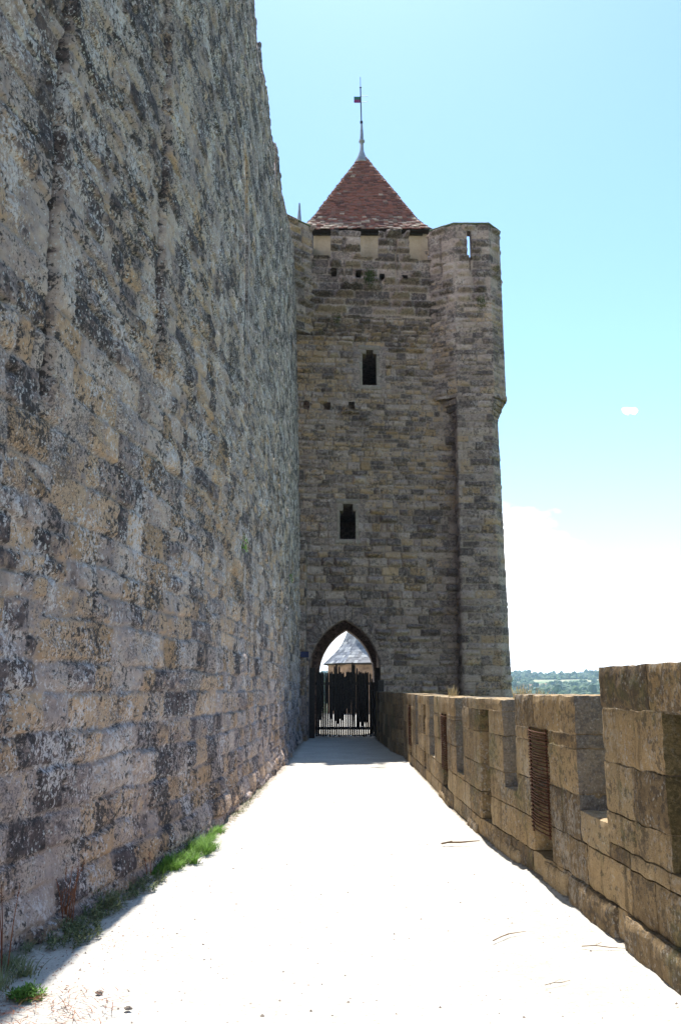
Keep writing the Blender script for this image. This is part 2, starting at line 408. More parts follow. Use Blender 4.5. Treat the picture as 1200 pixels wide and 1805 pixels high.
pfx_ref = [None]
def rough_block(mb, s0, s1, d0, d1, z0, z1, fx, seed, res=.04, amp=.006, rnd=.012, col3=None, end_tone=False):
    """a dressed stone: subdivided, softened, worn box in (along, depth, height) coordinates mapped by fx"""
    rng = np.random.RandomState(seed)
    if col3 is None: col3 = (rng.rand(), rng.rand(), 0)
    sz = (s1 - s0, d1 - d0, z1 - z0); o = np.array([s0, d0, z0])
    for ax in range(3):
        a, b = [(1, 2), (2, 0), (0, 1)][ax]
        na = max(2, int(sz[a] / res)) + 1; nb = max(2, int(sz[b] / res)) + 1
        A, Bv = np.meshgrid(np.linspace(0, sz[a], na), np.linspace(0, sz[b], nb))
        for side in (0, 1):
            P = np.zeros((nb, na, 3)); P[..., a] = A; P[..., b] = Bv; P[..., ax] = side * sz[ax]
            # soften edges
            for q in range(3):
                w = np.zeros((nb, na))
                for p in range(3):
                    if p == q: continue
                    e = np.minimum(P[..., p], sz[p] - P[..., p]); w = np.maximum(w, np.clip(1 - e / .045, 0, 1) ** 2)
                sgn = np.sign(sz[q] / 2 - P[..., q]); eq = np.minimum(P[..., q], sz[q] - P[..., q])
                P[..., q] += sgn * w * rnd * np.clip(1 - eq / .05, 0, 1)
            Q = P + o
            nn1 = fbm((Q[..., a] + Q[..., ax]) * 6 + seed, (Q[..., b] - Q[..., ax]) * 6, 4, seed % 50, .6)
            nn2 = fbm((Q[..., 0] + Q[..., 1]) * 6 + seed, (Q[..., 2]) * 6, 4, seed % 50 + 3, .6)
            Q[..., 1] += nn2 * amp * 1.5; Q[..., 0] += fbm(Q[..., 1] * 7 + Q[..., 2] * 5, Q[..., 2] * 7, 3, 4) * amp * 1.5; Q[..., 2] += fbm(Q[..., 0] * 5, Q[..., 1] * 7, 3, 7) * amp * 1.6
            W = fx(Q)
            I = np.arange(na * nb).reshape(nb, na)
            F = np.stack([I[:-1, :-1], I[:-1, 1:], I[1:, 1:], I[1:, :-1]], -1).reshape(-1, 4)
            if side == 0: F = F[:, ::-1]
            mb.add(W.reshape(-1, 3), F, (col3[0], -end_tone, 0) if (end_tone and ax == 0 and side == 0) else col3)

# ================================================================== LARGE STRUCTURE
# ---- the path on its terrace
mb = MB()
xs = np.concatenate([np.linspace(-3.6, 2.7, 127)]); ys = np.concatenate([np.arange(-3, 12, .05), np.arange(12, 60, .25)])
Xg, Yg = np.meshgrid(xs, ys)
BY = [-4, 1, 5.6, 6.7, 7.9, 8.4, 10.3, 13.1, 18.2, 28.4]; BX = [-3.3, -2.65, -2.06, -1.88, -1.73, -1.64, -1.49, -1.42, -1.29, -1.27]
PY = [-3, 5, 7, 9, 10, 12, 21, 22.4, 28.2]; PX = [2.15, 1.83, 1.75, 1.6, 1.52, 1.5, 1.5, 1.32, 1.14]
edge = np.minimum(Xg - np.interp(Yg, BY, BX), np.interp(Yg, PY, PX) - Xg)
Zg = .02 * fbm(Xg * .8, Yg * .8, 4, 2) + .006 * fbm(Xg * 7, Yg * 7, 3, 3) + .05 * np.exp(-np.clip(edge, 0, 9) / .12) - .01
I = np.arange(Xg.size).reshape(Xg.shape)
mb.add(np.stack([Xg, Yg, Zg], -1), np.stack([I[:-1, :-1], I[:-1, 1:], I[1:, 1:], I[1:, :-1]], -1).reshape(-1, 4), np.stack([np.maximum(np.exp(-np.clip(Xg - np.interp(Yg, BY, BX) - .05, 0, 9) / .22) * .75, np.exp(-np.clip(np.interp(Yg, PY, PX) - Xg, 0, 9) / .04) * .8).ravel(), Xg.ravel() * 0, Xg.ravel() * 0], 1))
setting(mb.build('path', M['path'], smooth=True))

def gz(x, y):
    x, y = np.asarray(float(x)), np.asarray(float(y)); e = min(x - np.interp(y, BY, BX), np.interp(y, PY, PX) - x)
    return float(.02 * fbm(x * .8, y * .8, 4, 2) + .006 * fbm(x * 7, y * 7, 3, 3) + .05 * math.exp(-max(e, 0) / .12) - .01)
# ---- land around: slope, valley, far ridge
mb = MB()
rr = np.concatenate([np.linspace(0, 60, 16), np.geomspace(70, 9000, 110)]); aa = np.linspace(0, 2 * np.pi, 241)
Rg, Ag = np.meshgrid(rr, aa)
def land(x, y):
    r = np.hypot(x, y)
    z = -9 - 5 * sst(20, 400, r) + 6 * sst(700, 1000, r)
    ridge = 45 + 24 * fbm(x / 700, y / 700, 3, 11)
    z = z + ridge * sst(1000, 2300, r) + 3 * fbm(x / 90, y / 90, 4, 12) * sst(300, 900, r) + 8 * fbm(x / 260, y / 260, 3, 15) * sst(900, 1300, r)
    return z - 70 * sst(2600, 7000, r)
Xl = Rg * np.sin(Ag); Yl = Rg * np.cos(Ag)
I = np.arange(Xl.size).reshape(Xl.shape)
mb.add(np.stack([Xl, Yl, land(Xl, Yl)], -1), np.stack([I[:-1, :-1], I[1:, :-1], I[1:, 1:], I[:-1, 1:]], -1).reshape(-1, 4)[:, ::-1])
setting(mb.build('terrain', M['terrain'], smooth=True))
# ---- rampart on the left
def ktop(z): return .004 * z + .0011 * z * z
def walltop(Y): return np.interp(Y, [-4, 14.42, 14.6, 15.28, 15.3, 18.9, 18.93, 21, 24, 27.6], [15.05, 15.05, 14.6, 13.9, 14.75, 13.85, 15.0, 14.85, 15.8, 16.9])
ycol = [-4.0]
while ycol[-1] < 27.55:
    y = ycol[-1]; ycol.append(y + (.12 if y < 3.6 else min(.06, .019 * (max(y, 5) / 5.6) ** 1.3)))
ycol[-1] = 27.55; ycol = np.array(ycol)
wl = np.stack([np.interp(ycol, BY, BX), ycol], 1)
wl[:, 0] = np.convolve(np.pad(wl[:, 0], 20, mode='edge'), np.ones(41) / 41, 'valid')
Sarc = np.concatenate([[0], np.cumsum(np.hypot(np.diff(wl[:, 0]), np.diff(wl[:, 1])))])
Yof = lambda U: np.interp(U, Sarc, wl[:, 1])
def wall_field(U, V):
    Y = Yof(U)
    H, r1, r2, J = masonry(U, V, 21, ch=(.2, .33), sl=(.22, .58), jw=.011, boss=.017, bossp=.4, rough=.012, tilt=.03, sink=.017, wob=.05, wsc=1.1)
    H2, q1, q2, J2 = masonry(U, V, 22, ch=(.12, .22), sl=(.16, .42), jw=.011, boss=.018, bossp=.4, rough=.013, tilt=.04, sink=.018, wob=.09, wsc=1.3)
    w = sst(-.08, .08, fbm(U * .28, V * .3, 3, 31) + .10 * (V - 6) / 4)       # rubble coursing higher up and in patches
    H = H * (1 - w) + H2 * w; r1 = np.where(w > .5, q1, r1); r2 = np.where(w > .5, q2, r2); J = J * (1 - w) + J2 * w
    H += .04 * fbm(U * .5, V * .5, 3, 33) + .02 * fbm(U * 3.1, V * 2.6, 4, 34, .6) + .022 * fbm(U * 11, V * 11, 4, 35, .65)
    pit = np.clip(fbm(U * 4.2, V * 5.2, 3, 36) - .42, 0, 1); H -= .18 * pit
    # ochre freshly dressed stones near the base, seen as a field of warmer blocks
    r2 = np.clip(r2 + .18 * sst(6, 2.5, V) * sst(5, 7, Y) - .30 * sst(4, 9, V), 0, 1)
    r1 = np.clip(r1 - .10 * sst(5, 11, V), 0, 1)
    # two old vertical seams
    for ys_, z0, z1, wd, sd_ in ((5.64, 3.4, 9.6, .026, 1), (7.8, 4.4, 10.3, .02, 2)):
        yy = ys_ + .03 * pn(V * .8, V * 0, 40 + sd_) + .012 * pn(V * 4, V * 0, 44)
        m = (1 - sst(wd * .6, wd * 1.5, np.abs(Y - yy))) * sst(z0, z0 + .4, V) * (1 - sst(z1, z1 + .6, V))
        H -= .17 * m; H += .05 * (Y > yy) * sst(z0, z0 + .4, V) * (1 - sst(z1, z1 + .6, V)) * (1 - sst(0, .8, Y - yy)); J = J * (1 - m)
        r1 = np.where(m > .5, .1, r1)
    # arrow slit with dressed jambs
    fr = (np.abs(Y - 12.75) < .42) & (V > 7.2) & (V < 10.6)
    H = np.where(fr, H * .25 + .01, H); J = np.where(fr, J * .4, J); r1 = np.where(fr, .45 + .2 * r1, r1); r2 = np.where(fr & (V > 9.4), .9, r2)
    sl_ = (np.abs(Y - 12.75) < .16) & (V > 7.6) & (V < 10.35)
    H = np.where(sl_, -.16 + .01 * pn(U * 8, V * 8), H)
    sl2 = (np.abs(Y - 12.78) < .05) & (V > 7.9) & (V < 10.2); H = np.where(sl2, -.32, H)
    for hy, hz, hs in ((12.55, 3.75, .09), (22.4, 4.55, .09)):
        m = (np.abs(Y - hy) < hs * 1.1) & (np.abs(V - hz) < hs * 1.6); H = np.where(m, -.16, H)
    for hy, hz in ((19.2, 13.9), (22.3, 12.8), (26.2, 13.6)):
        m = np.hypot(Y - hy, V - hz) < .16; r1 = np.where(m, 1, r1); r2 = np.where(m, 1, r2)
    H += .07 * (1 - sst(.1, .5, V)) * (1 + fbm(U * 2, V * 2, 2, 77))
    return H, r1, r2, J
zrow = np.concatenate([np.arange(-.3, 7, .019), np.arange(7, 17.3, .03)])
mb = MB()
top_y = lambda Y: walltop(Y) + .025 * pn(np.asarray(Y) * 2.1, np.asarray(Y) * 0, 9)
relief(mb, wl, Sarc, zrow, wall_field, keep=lambda U, V: V < top_y(Yof(U)), batter=lambda V, U: -ktop(np.maximum(V, 0)))
# thickness of the wall behind its face
yy = np.concatenate([np.arange(-4, 27.5, .25), [27.55, 14.6, 15.29, 15.31, 18.91, 18.95]]); yy.sort()
bx = np.interp(yy, BY, BX)
zz = np.array([-.3, 4, 8, 11, 13, 13.4, 1e3])
fv = []; fi = []
for i, y in enumerate(yy):
    t = float(top_y(y)) - .02
    for z in zz:
        z = min(z, t); fv.append((bx[i] - ktop(max(z, 0)) - (.015 if z == t else .12), y, z))
    fv.append((bx[i] - 2.0, y, t)); fv.append((bx[i] - 2.0, y, -.3))
k_ = len(zz) + 2
for i in range(len(yy) - 1):
    for j in range(k_ - 1): fi.append((i * k_ + j, (i + 1) * k_ + j, (i + 1) * k_ + j + 1, i * k_ + j + 1))
mb.add(fv, fi, (.4, .3, 0))
for i in (0, len(yy) - 1):
    a = [fv[i * k_ + j] for j in range(k_)]; mb.add(a, [list(range(k_))] if i else [list(range(k_))[::-1]], (.4, .3, 0))
rampart = mb.build('rampart_wall', M['wall'], smooth=True)
tag(rampart, 'very high grey lichen-covered stone rampart rising on the left of the path', 'wall')

# ---- the gate tower
tower = empty('gate_tower', (1.5, 28.4, 0))
tag(tower, 'tall brown-grey stone gate tower with pointed archway, corner turret and red tiled pyramid roof', 'tower')
FY = lambda x: 28.30 + .08 * (x + 1)            # front plane, its right side slightly farther
fpts = [(-1.75, FY(-1.75)), (4.35, FY(4.35))]
Lf = math.hypot(6.1, FY(4.35) - FY(-1.75)); fxu = lambda U: -1.75 + U * 6.1 / Lf
AC, AW, ASP, AAP = .135, 1.175, 2.15, 3.86
def arch_half(z, w, sp, ap):
    r = (ap - sp); Rr = (w * w + r * r) / (2 * w)
    return np.where(z < sp, w, np.where(z < ap, np.sqrt(np.clip(Rr * Rr - (z - sp) ** 2, 0, None)) - (Rr - w), -1))
SILL, MTOP = 16.93, 18.02
crenels = [(-.98, -.36), (.74, 1.38), (2.50, 3.25)]
holes = [(.74, 1.30, 12.08, 13.28), (.90, 1.16, 13.28, 13.42), (-.04, .53, 6.56, 7.55), (.08, .42, 7.55, 7.80)]
putlog = [(-1.30, -1.08, 11.14, 11.45), (-.58, -.33, 11.12, 11.42), (.28, .50, 11.18, 11.46)] + [(x - .10, x + .10, 16.17 - .03 * i, 16.43 - .03 * i) for i, x in enumerate((-.25, .65, 1.5, 2.33))]
def front_keep(U, V):
    x = fxu(U)
    k = ~(np.abs(x - AC) < arch_half(V, AW, ASP, AAP))
    for a, b, c, d in holes + putlog: k &= ~((x > a) & (x < b) & (V > c) & (V < d))
    for a, b in crenels: k &= ~((x > a) & (x < b) & (V > SILL))
    k &= ~((V > MTOP + .02 * np.sin(x * 5)) )
    k &= ~((V > SILL) & (x < -.98)); k &= ~((V > SILL) & (x > 3.25))
    return k
def mixf(U, V, parts):
    out = None
    for w, kw in parts:
        H, a, b, J = masonry(U, V, **kw); w = w(U, V)
        if out is None: out = [H, a, b, J]
        else: out = [out[0] * (1 - w) + H * w, np.where(w > .5, a, out[1]), np.where(w > .5, b, out[2]), out[3] * (1 - w) + J * w]
    return out
def front_field(U, V):
    x = fxu(U)
    H, a, b, J = mixf(U, V, [
        (None or (lambda U, V: 1), dict(seed=51, ch=(.15, .33), sl=(.18, .66), jw=.016, boss=.10, bossp=.30, margin=.02, rough=.018, tilt=.07, sink=.045, wob=.035)),
        (lambda U, V: sst(12.4, 11.9, V + .5 * fbm(U * .8, V * .8, 2, 60)) * sst(7.5, 8.2, V) * sst(-.1, .15, fbm(U * .5, V * .5, 3, 61) + .15), dict(seed=53, ch=(.12, .22), sl=(.18, .5), jw=.022, boss=.03, bossp=.4, rough=.02, tilt=.10, sink=.045, wob=.04)),
        (lambda U, V: sst(13.6, 13.8, V) * (1 - sst(14.5, 14.7, V)), dict(seed=54, ch=(.12, .2), sl=(.2, .5), jw=.03, boss=.09, bossp=.6, rough=.04, tilt=.2, sink=.10, wob=.05)),
        (lambda U, V: sst(14.6, 14.75, V), dict(seed=55, ch=(.27, .34), sl=(.4, .95), jw=.022, boss=.20, bossp=.6, rough=.010, tilt=.02, sink=.022, wob=.01, margin=.045)),
    ])
    H = H + .03 * fbm(U * .6, V * .6, 3, 64)
    b = np.clip(b + .22 * sst(11, 12, V) * (1 - sst(13.6, 14, V)) * sst(1.9, .5, x) + .12 * sst(7.6, 8.5, V) * (1 - sst(10.2, 11, V)) - .5 * sst(14.3, 15, V) - .25 * sst(6, 4, V), 0, 1)
    a = np.clip(a - .12 * sst(14.3, 15, V) + .06 * sst(14.4, 13, V), 0, 1)
    # plain dressed stones round the windows
    for (x0, x1, z0, z1) in ((.45, 1.6, 11.95, 13.5), (-.35, .85, 6.4, 7.95)):
        m = (x > x0) & (x < x1) & (V > z0) & (V < z1); H = np.where(m, H * .25, H); a = np.where(m, .55 + .2 * (a - .5), a); b = np.where(m, .2, b); J = np.where(m, J * .5, J)
    for i, cx_ in enumerate((.16, 2.0)):       # arrow slits in the merlons, pointed up with pale mortar lower down
        off = .0 if i else -.02
        m = (np.abs(x - cx_ - off) < .04) & (V > 15.95) & (V < 17.75); H = np.where(m, -.05, H)
        J = np.where(m & (V < 17.3), 1, J); a = np.where(m & (V < 17.3), 1, a); H = np.where((np.abs(x - cx_ - off) < .055) & (V > 17.4) & (V < 17.75), -.2, H)
    for (x0, z0) in ((.25, 14.15), (.9, 14.1), (-.3, 14.15), (-.6, 11.35), (1.5, 14.2)):
        m = (np.abs(x - x0) < .12) & (np.abs(V - z0) < .08); H = np.where(m, -.15, H)
    return H, a, b, J
mb = MB()
relief(mb, fpts, np.arange(0, Lf, .024), np.arange(-.1, MTOP + .06, .024), front_field, front_keep)
# left wing, standing out beside the rampart, and right corner turret
wing = [(-2.0, 27.35), (-1.02, 28.26)]; Lw = math.hypot(.98, .91)
def wing_field(U, V):
    H, a, b, J = masonry(U, V, 71, ch=(.26, .33), sl=(.4, .8), jw=.022, margin=.04, boss=.10, bossp=.7, rough=.016, sink=.03)
    m = (np.abs(U - .87) < .03) & (V > 16.6) & (V < 17.9); H = np.where(m, -.15, H)
    return H, a, np.clip(b - .2, 0, 1), J
relief(mb, wing, np.arange(0, Lw, .024), np.arange(13.9, 18.1, .024), wing_field)
tur = [(3.24, 28.85), (3.28, 28.62), (4.09, 28.12), (5.36, 28.12), (5.86, 28.68), (5.86, 30.3)]
Lt = sum(math.hypot(tur[i + 1][0] - tur[i][0], tur[i + 1][1] - tur[i][1]) for i in range(5))
t1 = math.hypot(.04, .23); t2 = t1 + math.hypot(.81, .5); t3 = t2 + 1.27; t4 = t3 + math.hypot(.5, .56)
def tur_field(U, V):
    H, a, b, J = mixf(U, V, [
        (lambda U, V: 1, dict(seed=81, ch=(.14, .27), sl=(.2, .6), jw=.016, boss=.045, bossp=.3, wob=.03, rough=.014, tilt=.07, sink=.03)),
        (lambda U, V: sst(14.9, 15.1, V), dict(seed=82, ch=(.27, .34), sl=(.45, .9), jw=.022, boss=.11, bossp=.55, rough=.010, sink=.022, wob=.01, margin=.0455))])
    for uc, w in ((t1 + .42, .03), (t4 + .0 - .22, .03)):
        m = (np.abs(U - uc) < w) & (V > 16.3) & (V < 17.7); H = np.where(m, -.16, H)
    m = (np.abs(U - t2 - .56) < .03) & (V > 16.3) & (V < 16.9); H = np.where(m, -.15, H)
    b = np.clip(b - .3 * sst(14.6, 15.2, V) + .05, 0, 1); a = np.clip(a + .05, 0, 1)
    H = H * (1 - .5 * sst(t4 - .1, t4 + .1, U))
    for uc in (t1, t2, t3, t4): H = H * (.15 + .85 * sst(.0, .22, np.abs(U - uc)))
    return H, a, b, J
SLT = (t2 + .48, t2 + .63, 16.85, 17.85)
relief(mb, tur, np.arange(0, Lt, .024), np.arange(11.55, 18.15, .024), tur_field,
       keep=lambda U, V: ~((U > SLT[0]) & (U < SLT[1]) & (V > SLT[2]) & (V < SLT[3])))
# buttress under the turret
but = [(4.03, 29.0), (4.03, 28.14), (5.22, 28.14), (5.50, 28.55), (5.50, 30.6)]
Lb = .86 + 1.19 + math.hypot(.28, .41) + 2.05
def but_field(U, V):
    H, a, b, J = masonry(U, V, 91, ch=(.19, .33), sl=(.3, .8), jw=.02, boss=.03, bossp=.35, rough=.013, tilt=.04, sink=.025)
    b = np.clip(b - .1 + .3 * (np.abs(V - 8.25) < .15), 0, 1); a = np.clip(a + .1, 0, 1)
    for uc in (.86, .86 + 1.19, .86 + 1.19 + .496): H = H * (.3 + .7 * sst(0, .1, np.abs(U - uc)))
    return H, a, b, J
relief(mb, but, np.arange(0, Lb, .024), np.arange(-1, 11.6, .024), but_field, batter=lambda V, U: .012 * (11.6 - V))
wall_o = part(mb, 'masonry_facing', M['tower'], tower, True)
# cores behind the facing
mb = MB(); g = (.45, .3, 0)
RB = 33.2
def slab(x0, x1, y1, z0, z1, inset=.17):
    v = []
    for z in (z0, z1): v += [(x0, FY(x0) + inset, z), (x1, FY(x1) + inset, z), (x1, y1, z), (x0, y1, z)]
    mb.add(v, [(3, 2, 1, 0), (4, 5, 6, 7), (0, 1, 5, 4), (1, 2, 6, 5), (2, 3, 7, 6), (3, 0, 4, 7)], g)
slab(-2.3, AC - AW - .03, 33.2, -.3, 4.6); slab(AC + AW + .03, 5.3, 33.2, -.3, 4.6)
slab(-2.3, 5.3, 33.4, 4.6, 6.5); slab(-2.3, -.1, 33.4, 6.5, 7.9); slab(.6, 5.3, 33.4, 6.5, 7.9); slab(-.1, .6, 33.4, 6.5, 7.9, 3.8)
slab(-2.3, 5.3, 33.4, 7.9, 11.1); slab(-2.3, 5.3, 33.4, 11.1, 12.0, .45); slab(-2.3, .7, 33.4, 12.0, 13.5); slab(1.35, 5.3, 33.4, 12.0, 13.5); slab(.7, 1.35, 33.4, 12.0, 13.5, 3.8)
slab(-2.3, 5.3, 33.4, 13.5, 16.0); slab(-2.3, 3.9, 33.4, 16.0, 16.5, .6); slab(-1.1, 3.4, 33.4, 16.5, 16.7)
slab(-.98, 3.25, 28.95, 16.7, SILL - .01, .05)
for a, b in ((-.36, .74), (1.38, 2.50)): slab(a + .01, b - .01, 28.9, SILL - .01, MTOP - .03, .06)
# embrasure sills + reveals
mb.box(-2.3, -1.03, 28.45, 33.2, 16.5, 18.0, g)
v = []
for z in (13.95, 18.02): v += [(-1.98, 27.44, z), (-1.1, 28.3, z), (-1.0, 28.8, z), (-2.3, 28.8, z)]
mb.add(v, [(3, 2, 1, 0), (4, 5, 6, 7), (0, 1, 5, 4), (1, 2, 6, 5), (2, 3, 7, 6), (3, 0, 4, 7)], g)
# turret: floor, thin parapet ring, buttress core
ins = [(3.45, 28.78), (4.14, 28.30), (5.30, 28.30), (5.66, 28.74), (5.66, 30.25), (3.45, 30.25)]
mb.prism(ins, 11.6, 16.2, g)
out2 = [(3.33, 28.70), (4.11, 28.22), (5.34, 28.22), (5.76, 28.72), (5.76, 30.3)]
in2 = [(3.60, 29.0), (4.22, 28.52), (5.20, 28.52), (5.45, 28.85), (5.45, 30.3)]
for i in range(4):
    a, b, c, d = out2[i], out2[i + 1], in2[i + 1], in2[i]
    if i == 1:      # face with the through slit
        xm0, xm1 = 4.09 + .48, 4.09 + .63
        for (x0, x1, z0, z1) in ((4.11, xm0, 16.2, 18.1), (xm1, 5.34, 16.2, 18.1), (xm0, xm1, 16.2, 16.85), (xm0, xm1, 17.85, 18.1)):
            mb.box(x0, x1, 28.20, 28.50, z0, z1, g)
        continue
    v = [(p[0], p[1], z) for z in (16.2, 18.1) for p in (a, b, c, d)]
    mb.add(v, [(3, 2, 1, 0), (4, 5, 6, 7), (0, 1, 5, 4), (1, 2, 6, 5), (2, 3, 7, 6), (3, 0, 4, 7)], g)
mb.box(3.6, 5.76, 30.2, 30.45, 11.6, 16.9, g)
mb.prism([(4.16, 28.45), (5.15, 28.3), (5.40, 28.62), (5.40, 33.2), (4.16, 33.2)], -9.5, 11.6, g)
part(mb, 'masonry_core', M['tower'], tower)
# corbelling under the turret
mb = MB()
for i, (z0, z1, k) in enumerate(((11.56, 11.78, 1.18), (11.33, 11.56, .80), (11.12, 11.33, .55), (10.93, 11.12, .30), (10.76, 10.93, .12))):
    cx_, cy_ = 4.75, 29.4
    b0 = [(4.03, 28.85), (4.05, 28.16), (5.2, 28.16), (5.48, 28.6), (5.48, 30.2)]
    o0 = [(3.42, 28.72), (4.11, 28.16), (5.34, 28.16), (5.82, 28.7), (5.82, 30.2)]
    ps = [(p[0] * (1 - k) + q[0] * k, p[1] * (1 - k) + q[1] * k) for p, q in zip(b0, o0)]
    for j in range(4):
        a, b = ps[j], ps[j + 1]
        L = math.hypot(b[0] - a[0], b[1] - a[1]); ux, uy = (b[0] - a[0]) / L, (b[1] - a[1]) / L
        nx_, ny_ = uy, -ux
        fx = lambda Q, a=a, ux=ux, uy=uy, nx_=nx_, ny_=ny_: np.stack([a[0] + Q[..., 0] * ux - Q[..., 1] * nx_, a[1] + Q[..., 0] * uy - Q[..., 1] * ny_, Q[..., 2]], -1)
        if L > .15: rough_block(mb, -.02, L + .02, -.02, .5, z0, z1 - .01, fx, 300 + i * 10 + j, .05, .012, .03, (random.random(), .8, 0))
part(mb, 'corbel', M['tower'], tower, True)
# copings
mb = MB()
def coping(pts, w, z, h):
    for i in range(len(pts) - 1):
        a, b = pts[i], pts[i + 1]; L = math.hypot(b[0] - a[0], b[1] - a[1]); ux, uy = (b[0] - a[0]) / L, (b[1] - a[1]) / L; nx_, ny_ = uy, -ux
        fx = lambda Q: np.stack([a[0] + Q[..., 0] * ux - Q[..., 1] * nx_, a[1] + Q[..., 0] * uy - Q[..., 1] * ny_, Q[..., 2]], -1)
        rough_block(mb, -.03, L + .03, -.06, w, z, z + h, fx, int(L * 100) + i, .06, .01, .02, (.5, .2, 0))
coping([(3.3, 28.62), (4.09, 28.12), (5.36, 28.12), (5.86, 28.68), (5.86, 30.3)], .38, 18.11, .07)
part(mb, 'coping', M['copper'], tower)
mb = MB()
coping([(-2.0, 27.35), (-1.05, 28.24)], .38, 18.05, .06)
part(mb, 'coping', M['copper'], tower)
# window linings (dressed frames) and dark recess
def lining(x0, x1, z0, z1, d, t, head=None, nm='window'):
    m = MB()
    fx = lambda Q: np.stack([Q[..., 0], FY(0) * 0 + 28.30 + .08 * (Q[..., 0] + 1) + Q[..., 1], Q[..., 2]], -1)
    q = int(x0 * 50 + z0 * 30) + 400
    n = 4
    for i in range(n):
        a, b = z0 + (z1 - z0) * i / n, z0 + (z1 - z0) * (i + 1) / n
        rough_block(m, x0 - t, x0 + .01, -.01, d, a, b - .006, fx, q + i, .04, .004, .008, (.5 + .1 * i / n, .1, 0)); rough_block(m, x1 - .01, x1 + t, -.01, d, a, b - .006, fx, q + 9 + i, .04, .004, .008, (.6 - .1 * i / n, .1, 0))
    rough_block(m, x0 - t - .06, x1 + t + .06, -.03, d, z0 - .15, z0, fx, q + 20, .04, .005, .01, (.5, .1, 0))
    if head:
        a, b, zt = head
        rough_block(m, x0 - t, a, -.01, d, z1, zt, fx, q + 21, .04, .005, .02, (.5, .1, 0)); rough_block(m, b, x1 + t, -.01, d, z1, zt, fx, q + 22, .04, .005, .02, (.4, .1, 0))
        rough_block(m, x0 - t - .05, x1 + t + .05, -.02, d, zt, zt + .17, fx, q + 23, .04, .006, .02, (.3, .1, 0))
    o = part(m, 'window_frame', M['smooth'], tower, True)
    o['label'] = nm
lining(.765, 1.275, 12.08, 13.26, .5, .11, (.91, 1.15, 13.42), 'tall upper window with chamfered pale stone frame')
lining(-.03, .52, 6.56, 7.54, .6, .10, (.09, .41, 7.80), 'lower window with shouldered head')
# arch: voussoirs, impost, passage vault, rear arch
mb = MB()
def arch_pts(w, sp, ap, n=12):
    r = ap - sp; Rr = (w * w + r * r) / (2 * w); a1 = math.asin(r / Rr)
    L = [(-(Rr * math.cos(a1 * i / n) - (Rr - w)), sp + Rr * math.sin(a1 * i / n)) for i in range(n + 1)]
    return L + [(-x, z) for x, z in L[::-1][1:]]
ap_in = arch_pts(AW, ASP, AAP, 10); ap_out = arch_pts(AW + .42, ASP - .05, AAP + .50, 10)
for i in range(20):
    a, b, c, d = ap_in[i], ap_in[i + 1], ap_out[i + 1], ap_out[i]
    g_ = .02 * (i % 3)
    def fx(Q, a=a, b=b, c=c, d=d):
        s = Q[..., 0:1]; t = Q[..., 2:3]
        P = (1 - t) * ((1 - s) * np.array(a) + s * np.array(b)) + t * ((1 - s) * np.array(d) + s * np.array(c))
        x = P[..., 0] + AC; return np.stack([x, 28.30 + .08 * (x + 1) + Q[..., 1], P[..., 1]], -1)
    rough_block(mb, .02, .98, -.045, .55, 0, .98, fx, 500 + i, .09, .006, .02, (.25 + .5 * random.random(), .35 + .3 * (i in (11, 12, 13)), 0))
part(mb, 'arch_surround', M['tower'], tower, True)
mb = MB()
def vault(w0, sp, ap, y0, y1, thick=None, cx0=AC, flip=False, c=(.35, .3, 0)):
    pr = [(-w0, -.1)] + arch_pts(w0, sp, ap, 12) + [(w0, -.1)]
    v = [(cx0 + p[0], y0, p[1]) for p in pr] + [(cx0 + p[0], y1, p[1]) for p in pr]; n = len(pr)
    mb.add(v, [(i, i + 1, n + i + 1, n + i) for i in range(n - 1)], c)
    return pr
vault(AW - .005, ASP, AAP, 28.40, 29.0)
vault(AW + .18, ASP + .1, AAP + .35, 29.0, 32.4)
AR, ARW, ARS, ARA = .22, 1.03, 2.1, 3.80
vault(ARW, ARS, ARA, 32.4, 33.5, cx0=AR)
# annular steps between the different openings, and fill masses above the vault
def ann(y, wi, si, ai, cxi, wo_, so, ao, cxo):
    a = [(cxi - wi, -.1)] + [(cxi + x, z) for x, z in arch_pts(wi, si, ai, 12)] + [(cxi + wi, -.1)]
    b = [(cxo - wo_, -.1)] + [(cxo + x, z) for x, z in arch_pts(wo_, so, ao, 12)] + [(cxo + wo_, -.1)]
    n = len(a); v = [(p[0], y, p[1]) for p in a + b]
    mb.add(v, [(i, i + 1, n + i + 1, n + i) for i in range(n - 1)], (.35, .3, 0))
ann(29.0, AW - .005, ASP, AAP, AC, AW + .25, ASP + .1, AAP + .4, AC)
ann(32.4, ARW, ARS, ARA, AR, AW + .25, ASP + .1, AAP + .4, AC)
ann(33.5, ARW, ARS, ARA, AR, 2.2, ARS + 1, 5.6, AR)
for s in (-1, 1):  # cheeks above the piers beside the vault, hidden mass
    xx = AC + s * (AW + .02)
part(mb, 'passage_vault', M['tower'], tower)
